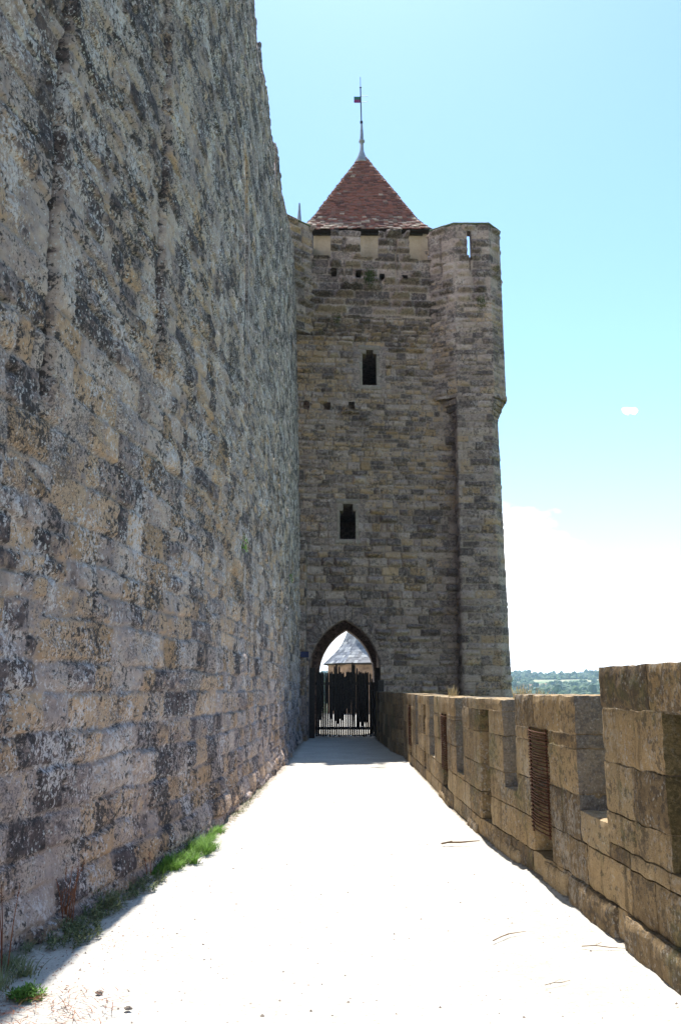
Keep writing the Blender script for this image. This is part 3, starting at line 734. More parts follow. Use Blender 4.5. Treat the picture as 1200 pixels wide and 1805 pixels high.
# drum wall and roof
DX0, DX1, DY0, DY1 = -1.16, 3.30, 29.62, 33.9
mb = MB(); mb.box(DX0, DX1, DY0, DY1, 16.5, 18.62, (.5, .3, 0))
for i, (a, b) in enumerate(((DX0 - .02, DX0 + .25), (.9, 1.12), (DX1 - .25, DX1 + .02))): mb.box(a, b, DY0 - .03, DY0 + .1, 16.5, 18.5, (.3, .4, 0))
part(mb, 'upper_storey_wall', M['drum'], tower)
mb = MB(); rng = np.random.RandomState(5)
RCX, RCY, EZ, AZ = .92, 31.76, 18.62, 23.45
def prof(t):    # half width against height fraction, flared foot
    return 2.29 * (1 - t) * (1 + .015 * math.sin(math.pi * t)) + .18 * max(0, 1 - t / .16) ** 1.4 + .02
NR = 46
for r in range(NR):
    t0, t1_ = r / NR, (r + 1.0) / NR
    h0, h1 = EZ + (AZ - EZ) * t0, EZ + (AZ - EZ) * t1_
    w0, w1 = prof(t0), prof(t1_ + .8 / NR)
    if t0 > .975: break
    for side in range(4):
        L = 2 * w0; nt = max(2, int(L / .17)); off = rng.uniform(-.5, .5)
        for k in range(-1, nt + 1):
            a = (k + off) / nt * 2 - 1; b = (k + .94 + off) / nt * 2 - 1
            a, b = max(a, -1), min(b, 1)
            if b - a < .02: continue
            lift = rng.uniform(.0, .035); drop = rng.uniform(-.025, .025); th = .04
            ly, ty = h0 + drop, h1 + (h1 - h0) * .8
            ta, tb = a * w0, b * w0; ua, ub = a * w1, b * w1
            o_ = w0 + lift + .045
            v = [(ta, -o_, ly), (tb, -o_, ly), (ub, -w1, ty), (ua, -w1, ty), (ta, -o_ + .02, ly - th), (tb, -o_ + .02, ly - th), (ub, -w1 + .02, ty - th), (ua, -w1 + .02, ty - th)]
            v = np.array(v)
            for _ in range(side): v = np.stack([-v[:, 1], v[:, 0], v[:, 2]], 1)
            v[:, 0] += RCX; v[:, 1] += RCY
            rc = rng.rand(); 
            if t0 < .17 and rng.rand() < .38: rc = .8 + .25 * rng.rand()  # paler foot tiles: light caught by the flare, put into tile colour
            elif rng.rand() < .025: rc = .95
            else: rc = rc * .72
            mb.add(v, [(0, 1, 2, 3), (4, 7, 6, 5), (0, 4, 5, 1), (1, 5, 6, 2), (3, 2, 6, 7), (0, 3, 7, 4)], (rc, rng.rand(), 0))
roof = part(mb, 'roof', M['tile'], tower)
mb = MB()      # boards closing the roof under the tiles
pr = [(prof(0) - .05, EZ - .02), (prof(.16) - .05, EZ + .16 * (AZ - EZ)), (prof(.5) - .05, EZ + .5 * (AZ - EZ)), (prof(.95) - .02, EZ + .95 * (AZ - EZ))]
v = [(RCX + sx * w, RCY + sy * w, z) for w, z in pr for sx, sy in ((-1, -1), (1, -1), (1, 1), (-1, 1))]
mb.add(v, [(i * 4 + j, i * 4 + (j + 1) % 4, i * 4 + 4 + (j + 1) % 4, i * 4 + 4 + j) for i in range(3) for j in range(4)] + [(3, 2, 1, 0), (12, 13, 14, 15)])
mb.box(RCX - 2.2, RCX + 2.2, RCY - 2.2, RCY + 2.2, EZ - .10, EZ - .03)
part(mb, 'eaves', M['wood'], roof)
# lead cap and finial
fin = MB()
lv = [(.40, 23.02), (.34, 23.16), (.22, 23.40), (.13, 23.62), (.10, 23.8), (.095, 24.02)]
cx_, cy_ = .93, RCY
def lathe(mb, prof_, cx, cy, n=12, c=None, sq=False):
    v = [(cx + r * math.cos(2 * math.pi * k / n), cy + r * math.sin(2 * math.pi * k / n), z) for r, z in prof_ for k in range(n)]
    m = len(prof_)
    mb.add(v, [(i * n + k, i * n + (k + 1) % n, (i + 1) * n + (k + 1) % n, (i + 1) * n + k) for i in range(m - 1) for k in range(n)], c)
lathe(fin, [(.02, 22.9), (.36, 22.95), (.28, 23.14), (.16, 23.40), (.085, 23.62), (.075, 23.8), (.07, 24.02), (.125, 24.04), (.125, 24.11), (.08, 24.13), (.065, 24.5), (.035, 24.95), (.0, 24.97)], RCX - .03, cy_)
fo = part(fin, 'finial', M['lead'], roof, True)
px_ = RCX - .04
mb = MB(); mb.tube([(px_, cy_, 24.9), (px_ - .03, cy_, 26.6)], .028, 6); mb.tube([(px_ - .03, cy_, 26.6), (px_ - .035, cy_, 27.15)], .012, 5)
lathe(mb, [(0, 24.9), (.06, 24.93), (.06, 25.02), (0, 25.05)], px_, cy_, 8); lathe(mb, [(0, 26.6), (.05, 26.65), (0, 26.72)], px_ - .03, cy_, 8)
for z, l in ((26.28, .30), (26.0, .30)): mb.tube([(px_ - .02, cy_, z - .06), (px_ - .02 + l, cy_ + .05, z)], .010, 4)
vane = part(mb, 'weathervane', M['black_iron'], roof)
mb = MB(); mb.box(px_ - .31, px_ - .03, cy_ - .012, cy_ + .012, 25.93, 26.20); b_ = part(mb, 'vane_flag', M['green_paint'], roof)
mb = MB(); mb.box(px_ - .30, px_ - .05, cy_ - .016, cy_ + .016, 25.92, 26.05); part(mb, 'vane_flag', M['mag'], roof)

# ---- the wing of wall at the foot of the tower, left of the arch
mb = MB()
fr = [(-1.62, 27.52), (-1.07, 27.52), (-1.04, 28.5)]
relief(mb, fr, np.arange(0, .55 + .98, .022), np.arange(-.1, 6.4, .022), lambda U, V: masonry(U, V, 95, ch=(.2, .34), sl=(.3, .6), jw=.022, boss=.02, bossp=.3, rough=.014), batter=lambda V, U: -.035 * V * (U > .5))
mb.box(-1.9, -1.30, 27.6, 28.6, -.1, 6.3, (.4, .3, 0))
part(mb, 'jamb_pier', M['tower'], tower, True)
# plaque
pq = empty('plaque', (-1.16, 27.46, 2.66)); tag(pq, 'small dark navy plaque fixed to the stone left of the archway', 'sign')
mb = MB(); mb.box(-1.31, -1.01, 27.44, 27.475, 2.58, 2.77); part(mb, 'panel', M['blue'], pq)
mb = MB()
for z, a, b in ((2.725, -1.27, -1.08), (2.69, -1.28, -1.05), (2.655, -1.27, -1.12), (2.62, -1.26, -1.10)): mb.box(a, b, 27.436, 27.442, z - .004, z + .004)
lt = simple('faded_blue_lettering', (.03, .05, .14), .5)
part(mb, 'lettering', lt, pq)
for x in (-1.29, -1.03):
    mb = MB(); mb.tube([(x, 27.43, 2.675), (x, 27.52, 2.675)], .008, 6); part(mb, 'screw', M['black_iron'], pq)

# ---- picket gate
gate = empty('picket_gate', (.17, 29.2, 0)); tag(gate, 'black paling gate of uneven pointed stakes closing the archway', 'gate')
rng = np.random.RandomState(8); n = 27
for i in range(n):
    x = -.79 + i * (1.93 / (n - 1)); top = 2.16 + rng.uniform(-.025, .03)
    for c_, hh in ((7.6, .22), (9.2, .28), (10.4, .18), (16.2, .34), (17.2, .24), (18.3, .10), (1, .02), (2.5, -.2), (12.6, -.14), (26, -.35), (25, -.2), (24, -.05)):
        if abs(i - c_) < .5: top += hh
    w = .055; mb = MB(); lean = rng.uniform(-.008, .008); y = 29.2 + rng.uniform(-.01, .01); r = rng.uniform(.031, .039)
    mb.tube([(x, y, .05 + rng.uniform(0, .05)), (x + lean, y, 1.1), (x + lean * 2, y, top - .06), (x + lean * 2, y, top)], [r, r * rng.uniform(.9, 1.15), r * .95, r * .55], 6)
    part(mb, 'stake', M['wood'], gate)
for i in range(n - 1):
    x = -.79 + (i + .5) * (1.93 / (n - 1)); mb = MB(); z0_ = rng.uniform(.45, 1.0) - (.35 if i > 17 else 0) + (.25 if i in (3, 4, 14, 15) else 0); r = rng.uniform(.018, .034); tp = rng.uniform(2.08, 2.17) - (.3 if i > 22 else 0) - (.15 if i in (2, 12) else 0)
    if i in (4, 10, 17, 21): r = .014
    if rng.rand() < .12: continue
    mb.tube([(x, 29.30, z0_), (x, 29.31, tp)], r, 6); part(mb, 'stake', M['wood'], gate)
for z in (.32, 1.78):
    mb = MB(); mb.box(-.84, 1.18, 29.235, 29.29, z - .045, z + .045); part(mb, 'rail', M['wood'], gate)
mb = MB(); mb.box(-.22, .30, 29.24, 29.33, 1.25, 1.86); part(mb, 'lock_board', M['wood'], gate)
for x in (-.96, 1.24):
    mb = MB(); mb.box(x - .09, x + .10, 29.16, 29.32, 0, 2.3); part(mb, 'gate_post', M['wood'], gate)

# ---- parapet
par = empty('parapet', (1.8, 14, 0)); tag(par, 'chest-high golden brown crenellated stone parapet with grilled arrow slots on the right of the path', 'parapet')
TH = .50
def pfx(Q):
    s = Q[..., 0]; x = np.interp(s, PY, PX); return np.stack([x + Q[..., 1], s + 0 * x, Q[..., 2]], -1)
sd_ = [1000]; pfx_ref[0] = pfx
def course(mb, s0, s1, z0, z1, opens=(), lo=.38, hi=.85, d0=0, d1=TH, colr=None, prot=.005, end_tone=False):
    iv = [(s0, s1)]
    for a, b, c, d in opens:
        if z1 <= c + .02 or z0 >= d - .02: continue
        iv = [q for (u, v) in iv for q in (((u, min(v, a)), (max(u, b), v)) if u < b and v > a else ((u, v),)) if q[1] - q[0] > .03]
    for u, v in iv:
        cur = u
        while cur < v - 1e-6:
            nx_ = cur + random.uniform(lo, hi)
            if v - nx_ < .22: nx_ = v
            sd_[0] += 1; near = .03 if cur < 9 else (.05 if cur < 14 else .08)
            p = random.uniform(-prot, prot)
            rough_block(mb, cur + .0005, nx_ - .0005, d0 + p, d1, z0 + .0005, z1 - .0005, pfx, sd_[0], near, .010, .006, colr or (random.random(), random.random(), 0), end_tone=(1 if (end_tone and cur == s0) else (2 if (end_tone and u > s0 and cur == u and s0 < 2) else 0)))
            cur = nx_
merl = [  # s0, s1, top, near-crenel sill, opening, grilled
    (1.2, 6.02, 1.75, None, (3.75, 5.0, .60, 1.46), False),
    (6.62, 8.32, 1.55, .72, (7.36, 7.84, .40, 1.26), True),
    (8.78, 10.92, 1.50, .66, (9.36, 9.74, .47, 1.38), False),
    (11.48, 14.12, 1.49, .56, (12.46, 13.0, .46, 1.24), True),
    (14.85, 17.05, 1.49, .53, (15.55, 15.9, .46, 1.33), False),
    (17.6, 20.9, 1.50, .53, (18.72, 19.2, .42, 1.25), True)]
mb = MB()
# base below the sills
lab = ['tall near merlon with greenish splayed recess', 'merlon with curved rusty grille, nearest of the grilled ones', 'merlon with plain open slot between two grilled ones', 'merlon with the middle rusty grille', None, None]
course(mb, 1.2, 21, -.15, .22, [], .5, 1.0, d0=0); course(mb, 1.2, 21, .22, .50, [o for *_, o, g_ in merl])
prev = 1.2
# sills of the crenels
for i in range(1, 6):
    a, b = merl[i - 1][1], merl[i][0]; course(mb, a - .0, b + .0, .50, merl[i][3], [], .6, 1.2)
part(mb, 'base_courses', M['parapet'], par, True)
def grille(o, parent):
    a, b, c, d = o; m = MB(); nb = 30
    for i in range(nb):
        z = c + .02 + (d - c - .04) * i / (nb - 1)
        p = [(a - .03, .10), (a - .01, -.012), ((a + b) / 2 - .08, -.030), ((a + b) / 2 + .08, -.030), (b + .01, -.012), (b + .03, .10)]
        q = [(float(np.interp(s, PY, PX)) + dd, s, z + .008 * math.sin(i * 7.3) + .02 * (s - a)) for s, dd in p]
        m.tube(q, .0065, 5)
    for s in (a + .015, b - .015): m.tube([(float(np.interp(s, PY, PX)) - .004, s, c - .01), (float(np.interp(s, PY, PX)) - .004, s, d + .01)], .008, 5)
    g_ = m.build('grille', M['iron'], None, True); g_.parent = parent; g_.data.transform(Matrix.Translation(-Vector(par.location)))
    return g_
for i, (s0, s1, top, sill, op, gr) in enumerate(merl):
    mb = MB(); zb = .50; cuts = [zb, .83 + random.uniform(-.05, .05), 1.16 + random.uniform(-.05, .04), top - .0] if i else [zb, .80, 1.12, 1.47, top]
    for c0, c1 in zip(cuts[:-1], cuts[1:]):
        # stones stop at the opening; split a course when the opening ends inside it
        zs_ = sorted({c0, c1} | {z for z in op[2:] if c0 + .03 < z < c1 - .03})
        for u, v in zip(zs_[:-1], zs_[1:]):
            course(mb, s0, s1, u, v, [op], .34 if i else .45, .8 if i else 1.1, end_tone=True)
    for (u, v, w0, w1) in ((s0, op[0], zb, top), (op[1], s1, zb, top), (op[0], op[1], op[3], top)):
        for k in range(max(1, int((v - u) / .5))):
            n_ = max(1, int((v - u) / .5)); e0, e1 = u + (v - u) * k / n_ + (.012 if k == 0 else 0), u + (v - u) * (k + 1) / n_ - (.012 if k == n_ - 1 else 0)
            xa, xb = np.interp(e0, PY, PX), np.interp(e1, PY, PX)
            vv = [(xx + dd, yy_, z_) for z_ in (w0, w1 - .02) for xx, yy_, dd in ((xa, e0, .014), (xb, e1, .014), (xb, e1, TH - .02), (xa, e0, TH - .02))]
            mb.add(vv, [(3, 2, 1, 0), (4, 5, 6, 7), (0, 1, 5, 4), (1, 2, 6, 5), (2, 3, 7, 6), (3, 0, 4, 7)], (.5, .3, .9))
    # splayed niche behind the opening, closed but for a narrow slit
    a, b, c, d = op; mid = (a + b) / 2
    for q0, q1 in ((a - .02, mid - .035), (mid + .035, b + .02)):
        if i == 0: q0, q1 = (a - .02, mid - .03) if q0 < mid else (mid + .03, b + .02)
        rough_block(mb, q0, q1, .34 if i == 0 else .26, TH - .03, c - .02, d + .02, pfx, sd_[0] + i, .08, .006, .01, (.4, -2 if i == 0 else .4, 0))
    m_o = part(mb, 'merlon', M['parapet'], par, True)
    if lab[i]: m_o['label'] = lab[i]
    if gr: grille(op, m_o)
# footing stones standing proud of the foot
for a, b, p, h in ((3.2, 4.6, .055, .20), (4.66, 5.72, .045, .22), (5.9, 6.9, .035, .22), (7.0, 7.6, .02, .2), (8.3, 9.2, .02, .14), (9.9, 10.6, .02, .14), (12.2, 13.4, .025, .12)):
    mb = MB(); rough_block(mb, a, b, -p, .1, -.1, h, pfx, int(a * 77), .03, .012, .018, (random.random(), .4, 0))
    part(mb, 'footing', M['parapet'], par, True)
# plain length bending in to the tower
mb = MB()
for z0, z1 in ((-.1, .32), (.32, .62), (.62, .92), (.92, 1.22), (1.22, 1.52)): course(mb, 21.0, 28.25, z0, z1, [], .4, .9, d1=.45)
o = part(mb, 'plain_wall', M['parapet'], par, True); o['label'] = 'plain uncrenellated length curving in beside the archway'
# outer face going down to the ground below
mb = MB()
for i in range(0, 27): 
    a, b = 1.2 + i, 2.2 + i; x0, x1 = np.interp(a, PY, PX) + .02, np.interp(b, PY, PX) + .02
    v = [(x0, a, -9.6), (x1, b, -9.6), (x1 + .46, b, -9.6), (x0 + .46, a, -9.6), (x0, a, -.1), (x1, b, -.1), (x1 + .46, b, -.1), (x0 + .46, a, -.1)]
    mb.add(v, [(3, 2, 1, 0), (4, 5, 6, 7), (0, 1, 5, 4), (1, 2, 6, 5), (2, 3, 7, 6), (3, 0, 4, 7)], (.5, .3, 0))
part(mb, 'outer_face', M['parapet'], par)
# dark post by the gate
post = MB(); post.box(1.16, 1.34, 26.9, 27.05, 0, 1.80); post.tube([(1.16, 26.975, 1.80), (1.34, 26.975, 1.80)], .075, 10)
tag(post.build('wooden_post', M['wood']), 'dark weathered wooden post with rounded top at the right of the archway', 'post')

# ---- roofs seen beyond
def slate_tower(name, cx, cy, rad, z0, ez, az, label, n=8, rot=0, flare=.22, mat_wall=M['orange_wall']):
    t = empty(name, (cx, cy, z0)); tag(t, label, 'tower')
    m = MB(); pts = [(cx + (rad - .28) * math.cos(rot + 2 * math.pi * k / n), cy + (rad - .28) * math.sin(rot + 2 * math.pi * k / n)) for k in range(n)]
    m.prism(pts, z0, ez - .02); part(m, 'wall', mat_wall, t)
    m = MB(); rg_ = np.random.RandomState(int(cx * 10) + 90); NRr = 34
    def pf_(u): return rad * ((1 - u) * .80 + .20 * max(0, 1 - u / flare) ** 1.4) if u < 1 else 0
    for r in range(NRr):
        u0, u1 = r / NRr, (r + 1.7) / NRr; r0, r1 = pf_(u0) + .02, pf_(min(u1, .999)) + .001
        h0, h1 = ez + (az - ez) * u0, ez + (az - ez) * min(u1, 1)
        for k in range(n):
            A = np.array([math.cos(rot + 2 * math.pi * k / n), math.sin(rot + 2 * math.pi * k / n)]); Bv = np.array([math.cos(rot + 2 * math.pi * (k + 1) / n), math.sin(rot + 2 * math.pi * (k + 1) / n)])
            q = max(1, int(np.linalg.norm(A - Bv) * r0 / .22)); o_ = rg_.rand() * .5
            for j in range(q + 1):
                a, b = max(0, (j - o_) / q), min(1, (j + 1 - o_) / q)
                if b - a < .01: continue
                P = lambda tt, rr_: (A * (1 - tt) + Bv * tt) * rr_ + np.array([cx, cy])
                dz = rg_.uniform(-.01, .01)
                v = [(*P(a, r0), h0 + dz), (*P(b, r0), h0 + dz), (*P(b, r1), h1), (*P(a, r1), h1), (*P(a, r0 - .02), h0 - .025), (*P(b, r0 - .02), h0 - .025)]
                m.add(v, [(0, 1, 2, 3), (4, 5, 1, 0)], (rg_.rand() ** 1.3 * .9, rg_.rand(), 0))
    rf = part(m, 'roof', M['slate'], t)
    m = MB(); lathe(m, [(.16, az - .25), (.12, az + .1), (.05, az + 1.0), (0, az + 1.02)], cx, cy, 8); part(m, 'finial', M['lead'], rf, True)
    m = MB(); lathe(m, [(rad - .3, ez - .12), (rad - .02, ez - .06), (rad - .02, ez)], cx, cy, n); m_o = part(m, 'eaves', M['wood'], rf)
    return t
slate_tower('slate_roofed_tower', 2.25, 60, 3.45, -9.5, 3.3, 9.6, 'low tower with blue-grey slate roof and warm timber wall seen through the archway', rot=R(-90 + 10))
st = empty('stair_turret', (-1.86, 35, 0)); tag(st, 'slim grey lead spire peeping over the wall left of the red roof', 'spire')
mb = MB(); lathe(mb, [(.15, 21.5), (.11, 22.2), (.035, 23.2), (0, 23.25)], -1.86, 35, 8); part(mb, 'spire_tip', M['lead'], st, True)
mb = MB(); lathe(mb, [(1.0, 18.2), (.5, 20.0), (.15, 21.5), (.05, 21.6)], -1.86, 35, 12); part(mb, 'roof', M['slate'], st)
mb = MB(); mb.prism([(-1.86 + .85 * math.cos(k * math.pi / 6), 35 + .85 * math.sin(k * math.pi / 6)) for k in range(12)], -9.5, 18.3); part(mb, 'wall', M['tower'], st)

# ================================================================== PLANTS
def blade(m, base, h, w, lean, ang, rc, seg=4, curl=1.0):
    dx, dy = math.cos(ang), math.sin(ang); px, py = -dy, dx; v = []
    for i in range(seg + 1):
        t = i / seg; f = lean * t ** 1.7 * curl; z = h * (t - .35 * curl * lean / max(h, .01) * t * t * .5); ww = w * (1 - t) ** .7 / 2 + .0005
        c = (base[0] + dx * f, base[1] + dy * f, base[2] + z)
        v += [(c[0] - px * ww, c[1] - py * ww, c[2]), (c[0] + px * ww, c[1] + py * ww, c[2])]
    m.add(v, [(2 * i, 2 * i + 1, 2 * i + 3, 2 * i + 2) for i in range(seg)], (rc, random.random(), 0))
def leaf(m, p, L, w, ang, up, rc):
    d = Vector((math.cos(ang) * math.cos(up), math.sin(ang) * math.cos(up), math.sin(up))); s = Vector((-math.sin(ang), math.cos(ang), random.uniform(-.4, .4))).normalized()
    p = Vector(p); v = [p[:], (p + d * L * .5 + s * w / 2)[:], (p + d * L)[:], (p + d * L * .5 - s * w / 2)[:]]
    m.add(v, [(0, 1, 2, 3)], (rc, random.random(), 0))
def wx(y): return float(np.interp(y, BY, BX))
def plant(name, label, cat, loc, fn, mat, group=None):
    m = MB(); fn(m); o = m.build(name, mat, None, False, loc); tag(o, label, cat, group); return o
def grass_patch(y0, y1, width, n, h, w=.007, rcr=(.2, 1)):
    def fn(m):
        nt = max(6, int((y1 - y0) * 16)); tf = []
        for i in range(nt):
            y = random.uniform(y0, y1); t = (y - y0) / (y1 - y0); env = math.sin(math.pi * min(max(t, .06), .94)) ** .6
            tf.append((wx(y) + .04 + random.random() ** 1.2 * width * env, y, random.uniform(.45, 1.15) * (.5 + .5 * env), random.random()))
        for i in range(n):
            cx, cy, q, sh = random.choice(tf); an = random.uniform(0, 6.28); r = abs(random.gauss(0, .035))
            hh = h * q * random.uniform(.35, 1.1)
            x = max(cx + r * math.cos(an), wx(cy) + .02)
            blade(m, (x, cy + r * math.sin(an) * 1.5, 0), hh, w * random.uniform(.6, 1.4), hh * random.uniform(.4, 1.4), an + random.gauss(0, .5), min(1, max(0, sh * .5 + random.uniform(*rcr) * .6)))
    return fn
def weed_patch(cx, cy, rx, ry, n, h):
    def fn(m):
        for i in range(n):
            a = random.uniform(0, 6.28); r = random.random() ** .6; x = cx + rx * r * math.cos(a); y = cy + ry * r * math.sin(a); x = max(x, wx(y) + .02)
            hh = h * random.uniform(.25, 1) * (1.1 - r * .7); an = random.uniform(0, 6.28); ln = random.uniform(.1, .7) * hh
            q = [(x, y, 0), (x + ln * .4 * math.cos(an), y + ln * .4 * math.sin(an), hh * .6), (x + ln * math.cos(an), y + ln * math.sin(an), hh)]
            m.tube(q, [.0022, .0018, .001], 3, (.3, .5, 0))
            for k in range(int(9)):
                t = random.uniform(.1, 1); p = Vector(q[0]).lerp(Vector(q[2]), t)
                leaf(m, p, random.uniform(.018, .045), random.uniform(.007, .016), random.uniform(0, 6.28), random.uniform(-.3, .9), random.random())
    return fn
plant('grass_clump', 'bright green lush grass clump at the foot of the high wall', 'grass clump', (-1.5, 9, 0), grass_patch(7.85, 10.3, .26, 4600, .15, .007), M['grass'])
plant('grass_clump', 'thin short grass strip along the wall foot beyond the lush clump', 'grass clump', (-1.4, 12.5, 0), grass_patch(10.3, 15.6, .12, 1100, .07, .006), M['weed'])
plant('weed', 'dull green leafy weed mat just before the lush grass clump', 'weed', (-1.7, 7.6, 0), weed_patch(-1.64, 7.6, .15, .5, 110, .11), M['weed'])
plant('weed', 'dark green bushy weed in the middle of the weeds at the wall foot', 'weed', (-1.8, 6.7, 0), weed_patch(-1.76, 6.75, .15, .36, 130, .16), M['weed'])
plant('weed', 'pale green leafy weed spreading out from the wall foot onto the gravel', 'weed', (-1.8, 6.0, 0), weed_patch(-1.78, 6.05, .2, .30, 120, .13), M['weed'])
plant('weed', 'small isolated green weed on the gravel at lower left', 'weed', (-1.65, 4.9, 0), weed_patch(-1.66, 4.95, .09, .09, 60, .07), M['grass'])
plant('grass_clump', 'yellow-green grass clump at the bottom left corner against the wall', 'grass clump', (-2.0, 5.2, 0), grass_patch(4.75, 5.75, .35, 700, .12, .006), M['weed'])
def stems(cx, cy, n, h, sp):
    def fn(m):
        for i in range(n):
            x = cx + random.uniform(-sp, sp); y = cy + random.uniform(-sp * 1.5, sp * 1.5); x = max(x, wx(y) + .03); hh = h * random.uniform(.5, 1.1); an = random.uniform(0, 6.28); ln = hh * random.uniform(.05, .3)
            q = [(x, y, 0), (x + ln * .4 * math.cos(an), y + ln * .4 * math.sin(an), hh * .55), (x + ln * math.cos(an), y + ln * math.sin(an), hh)]
            m.tube(q, [.004, .003, .0015], 4, (random.random(), .5, 0))
            for k in range(10):
                t = random.uniform(.55, 1); p = Vector(q[1]).lerp(Vector(q[2]), t * 1.0); leaf(m, p, random.uniform(.012, .03), .008, random.uniform(0, 6.28), random.uniform(-.2, 1), random.random())
    return fn
plant('dry_plant', 'tuft of red-brown dead stems rising against the wall among the weeds', 'dry plant', (-1.85, 6.2, 0), stems(-1.9, 6.25, 14, .42, .07), M['redstem'])
plant('dry_plant', 'two long thin reddish stems at the left edge of the picture', 'dry plant', (-1.95, 5.3, 0), stems(-1.93, 5.35, 3, .42, .06), M['redstem'])
plant('dry_plant', 'single short red-brown stem before the lush grass clump', 'dry plant', (-1.6, 8.2, 0), stems(-1.62, 7.75, 2, .25, .02), M['redstem'])
plant('dry_grass', 'flattened reddish dry grass litter in the bottom left corner', 'dry grass', (-1.5, 4.7, 0), lambda m: [blade(m, (random.uniform(-1.95, -1.15), random.uniform(4.35, 5.0), .02), .015, .004, random.uniform(.05, .16), random.uniform(0, 6.28), random.random()) for i in range(260)], M['redstem'])
def wall_tuft(cx, cy, cz, r, n, nx_=0, ny_=-1, down=.5):
    def fn(m):
        for i in range(n):
            p = Vector((cx + random.gauss(0, r * .42), cy + ny_ * (abs(random.gauss(0, r * .5)) + .15), cz + random.gauss(0, r * .55 + down * .05)))
            leaf(m, p, random.uniform(.05, .12) * r * 4, random.uniform(.012, .03) * r * 4, random.uniform(3.4, 6.0), random.uniform(-1, 1.1), random.random())
    return fn
for (lx, lz, r, n, lb) in ((1.03, 16.05, .20, 420, 'dark round bush growing below the middle battlement opening'), (-.10, 14.45, .15, 150, 'green tuft on the broken stone ledge above the upper window'),
                           (.55, 14.35, .08, 60, 'tiny green tuft just left above the upper window'), (-.7, 13.98, .10, 90, 'small dark tuft on the ledge at the left edge of the tower'), (-1.0, 16.5, .09, 60, 'small brown tuft at the left end of the battlements')):
    plant('wall_plant', lb, 'plant', (lx, FY(lx), lz), wall_tuft(lx, FY(lx), lz, r * 1.3, int(n * 1.3)), M['shrub'])
plant('wall_plant', 'olive tuft hanging on the front of the corner turret', 'plant', (4.95, 28.1, 14.9), wall_tuft(4.95, 28.05, 14.9, .22, 260), M['shrub'])
plant('wall_plant', 'small olive sprig on the corner turret left of its larger tuft', 'plant', (4.6, 28.1, 15.0), wall_tuft(4.5, 28.05, 15.0, .08, 60), M['shrub'])
def fern(cy, cz):
    x = wx(cy) - ktop(cz)
    def fn(m):
        for i in range(60): leaf(m, (x + random.uniform(-.05, .06), cy + random.uniform(-.08, .08), cz + random.uniform(-.13, .1)), random.uniform(.05, .1), .02, random.uniform(-1.6, 1.6), random.uniform(-1, .9), random.random())
    return fn, (x, cy, cz)
f_, l_ = fern(12.55, 3.72); plant('wall_plant', 'bright green fern filling a square hole in the high wall', 'plant', l_, f_, M['grass'])
f_, l_ = fern(22.4, 4.5); plant('wall_plant', 'small dark fern in the far part of the high wall', 'plant', l_, f_, M['grass'])
def straw(cx, cy, cz, n, h, s):
    def fn(m):
        for i in range(n): 
            hh = h * random.uniform(.3, 1.1); blade(m, (cx + random.uniform(-s, s), cy + random.uniform(-s, s) * 1.5, cz), hh, .006, hh * random.uniform(.1, .7), random.uniform(0, 6.28), random.random())
    return fn
plant('dry_grass', 'straw-coloured dry grass tuft on the parapet in front of the tower', 'dry grass', (1.65, 12.6, 1.49), straw(1.62, 12.6, 1.48, 40, .20, .06), M['dry'])
plant('dry_grass', 'golden dry grass tuft on the parapet beside the tower corner', 'dry grass', (1.95, 9.4, 1.5), straw(1.93, 9.3, 1.49, 90, .17, .08), M['dry'])
plant('dry_grass', 'wispy pale dry grass behind the parapet against the far fields', 'dry grass', (2.0, 8.8, 1.5), straw(2.02, 8.95, 1.47, 50, .16, .10), M['dry'])

# ---- loose things on the gravel
mb = MB()
for i in range(2200):
    y = 3.8 + random.random() ** 1.5 * 18; x = random.uniform(wx(y) + .05, np.interp(y, PY, PX) - .02)
    if random.random() < .35: x = wx(y) + .05 + abs(random.gauss(0, .4))
    r = random.choice((.003, .004, .005, .006, .009)) * (1.5 if random.random() < .06 else 1)
    th = [random.uniform(.7, 1.3) for _ in range(6)]
    g0 = gz(x, y) - .001; v = [(x + r * th[k] * math.cos(k * 1.047), y + r * th[k] * math.sin(k * 1.047), g0) for k in range(6)] + [(x + r * random.uniform(-.5, .5), y, g0 + r * random.uniform(.4, 1) + .002)]
    mb.add(v, [(k, (k + 1) % 6, 6) for k in range(6)], (random.random(), 0, 0))
setting(mb.build('gravel', M['pebble']), 'stuff', 'loose dark pebbles scattered over the white gravel path', 'gravel')
mb = MB()
for i in range(5200):
    y = 4.0 + random.random() ** 1.5 * 15; x = wx(y) + .03 + abs(random.gauss(0, .16)) + (abs(random.gauss(0, .35)) if y < 6.5 else 0); L = random.uniform(.006, .022); an = random.uniform(0, 6.28)
    leaf(mb, (x, y, gz(x, y) + random.uniform(.001, .008)), L, L * random.uniform(.15, .5), an, random.uniform(-.1, .3), random.random())
setting(mb.build('litter', M['redstem']), 'stuff', 'dry brown leaf litter gathered along the foot of the high wall', 'litter')
def stone_obj(x, y, r, label, nm='loose_stone'):
    m = MB(); n = 10; rg_ = np.random.RandomState(int(abs(x * 1000))); v = []
    for j in range(6):
        ph = -math.pi / 2 + math.pi * j / 5
        for k in range(n):
            q = r * (1 + .3 * rg_.randn() * .5); v.append((x + q * math.cos(ph) * math.cos(k * 6.283 / n) * 1.3, y + q * math.cos(ph) * math.sin(k * 6.283 / n), max(.0, r * .4 + q * .6 * math.sin(ph))))
    m.add(v, [(j * n + k, j * n + (k + 1) % n, (j + 1) * n + (k + 1) % n, (j + 1) * n + k) for j in range(5) for k in range(n)], (.4, .4, 0))
    return tag(m.build(nm, M['pebble']), label, 'stone')
stone_obj(-1.08, 4.76, .016, 'small dark stone at the bottom edge of the gravel left of centre')
stone_obj(-1.29, 4.99, .018, 'small reddish stone on the gravel beside the bottom left weeds')
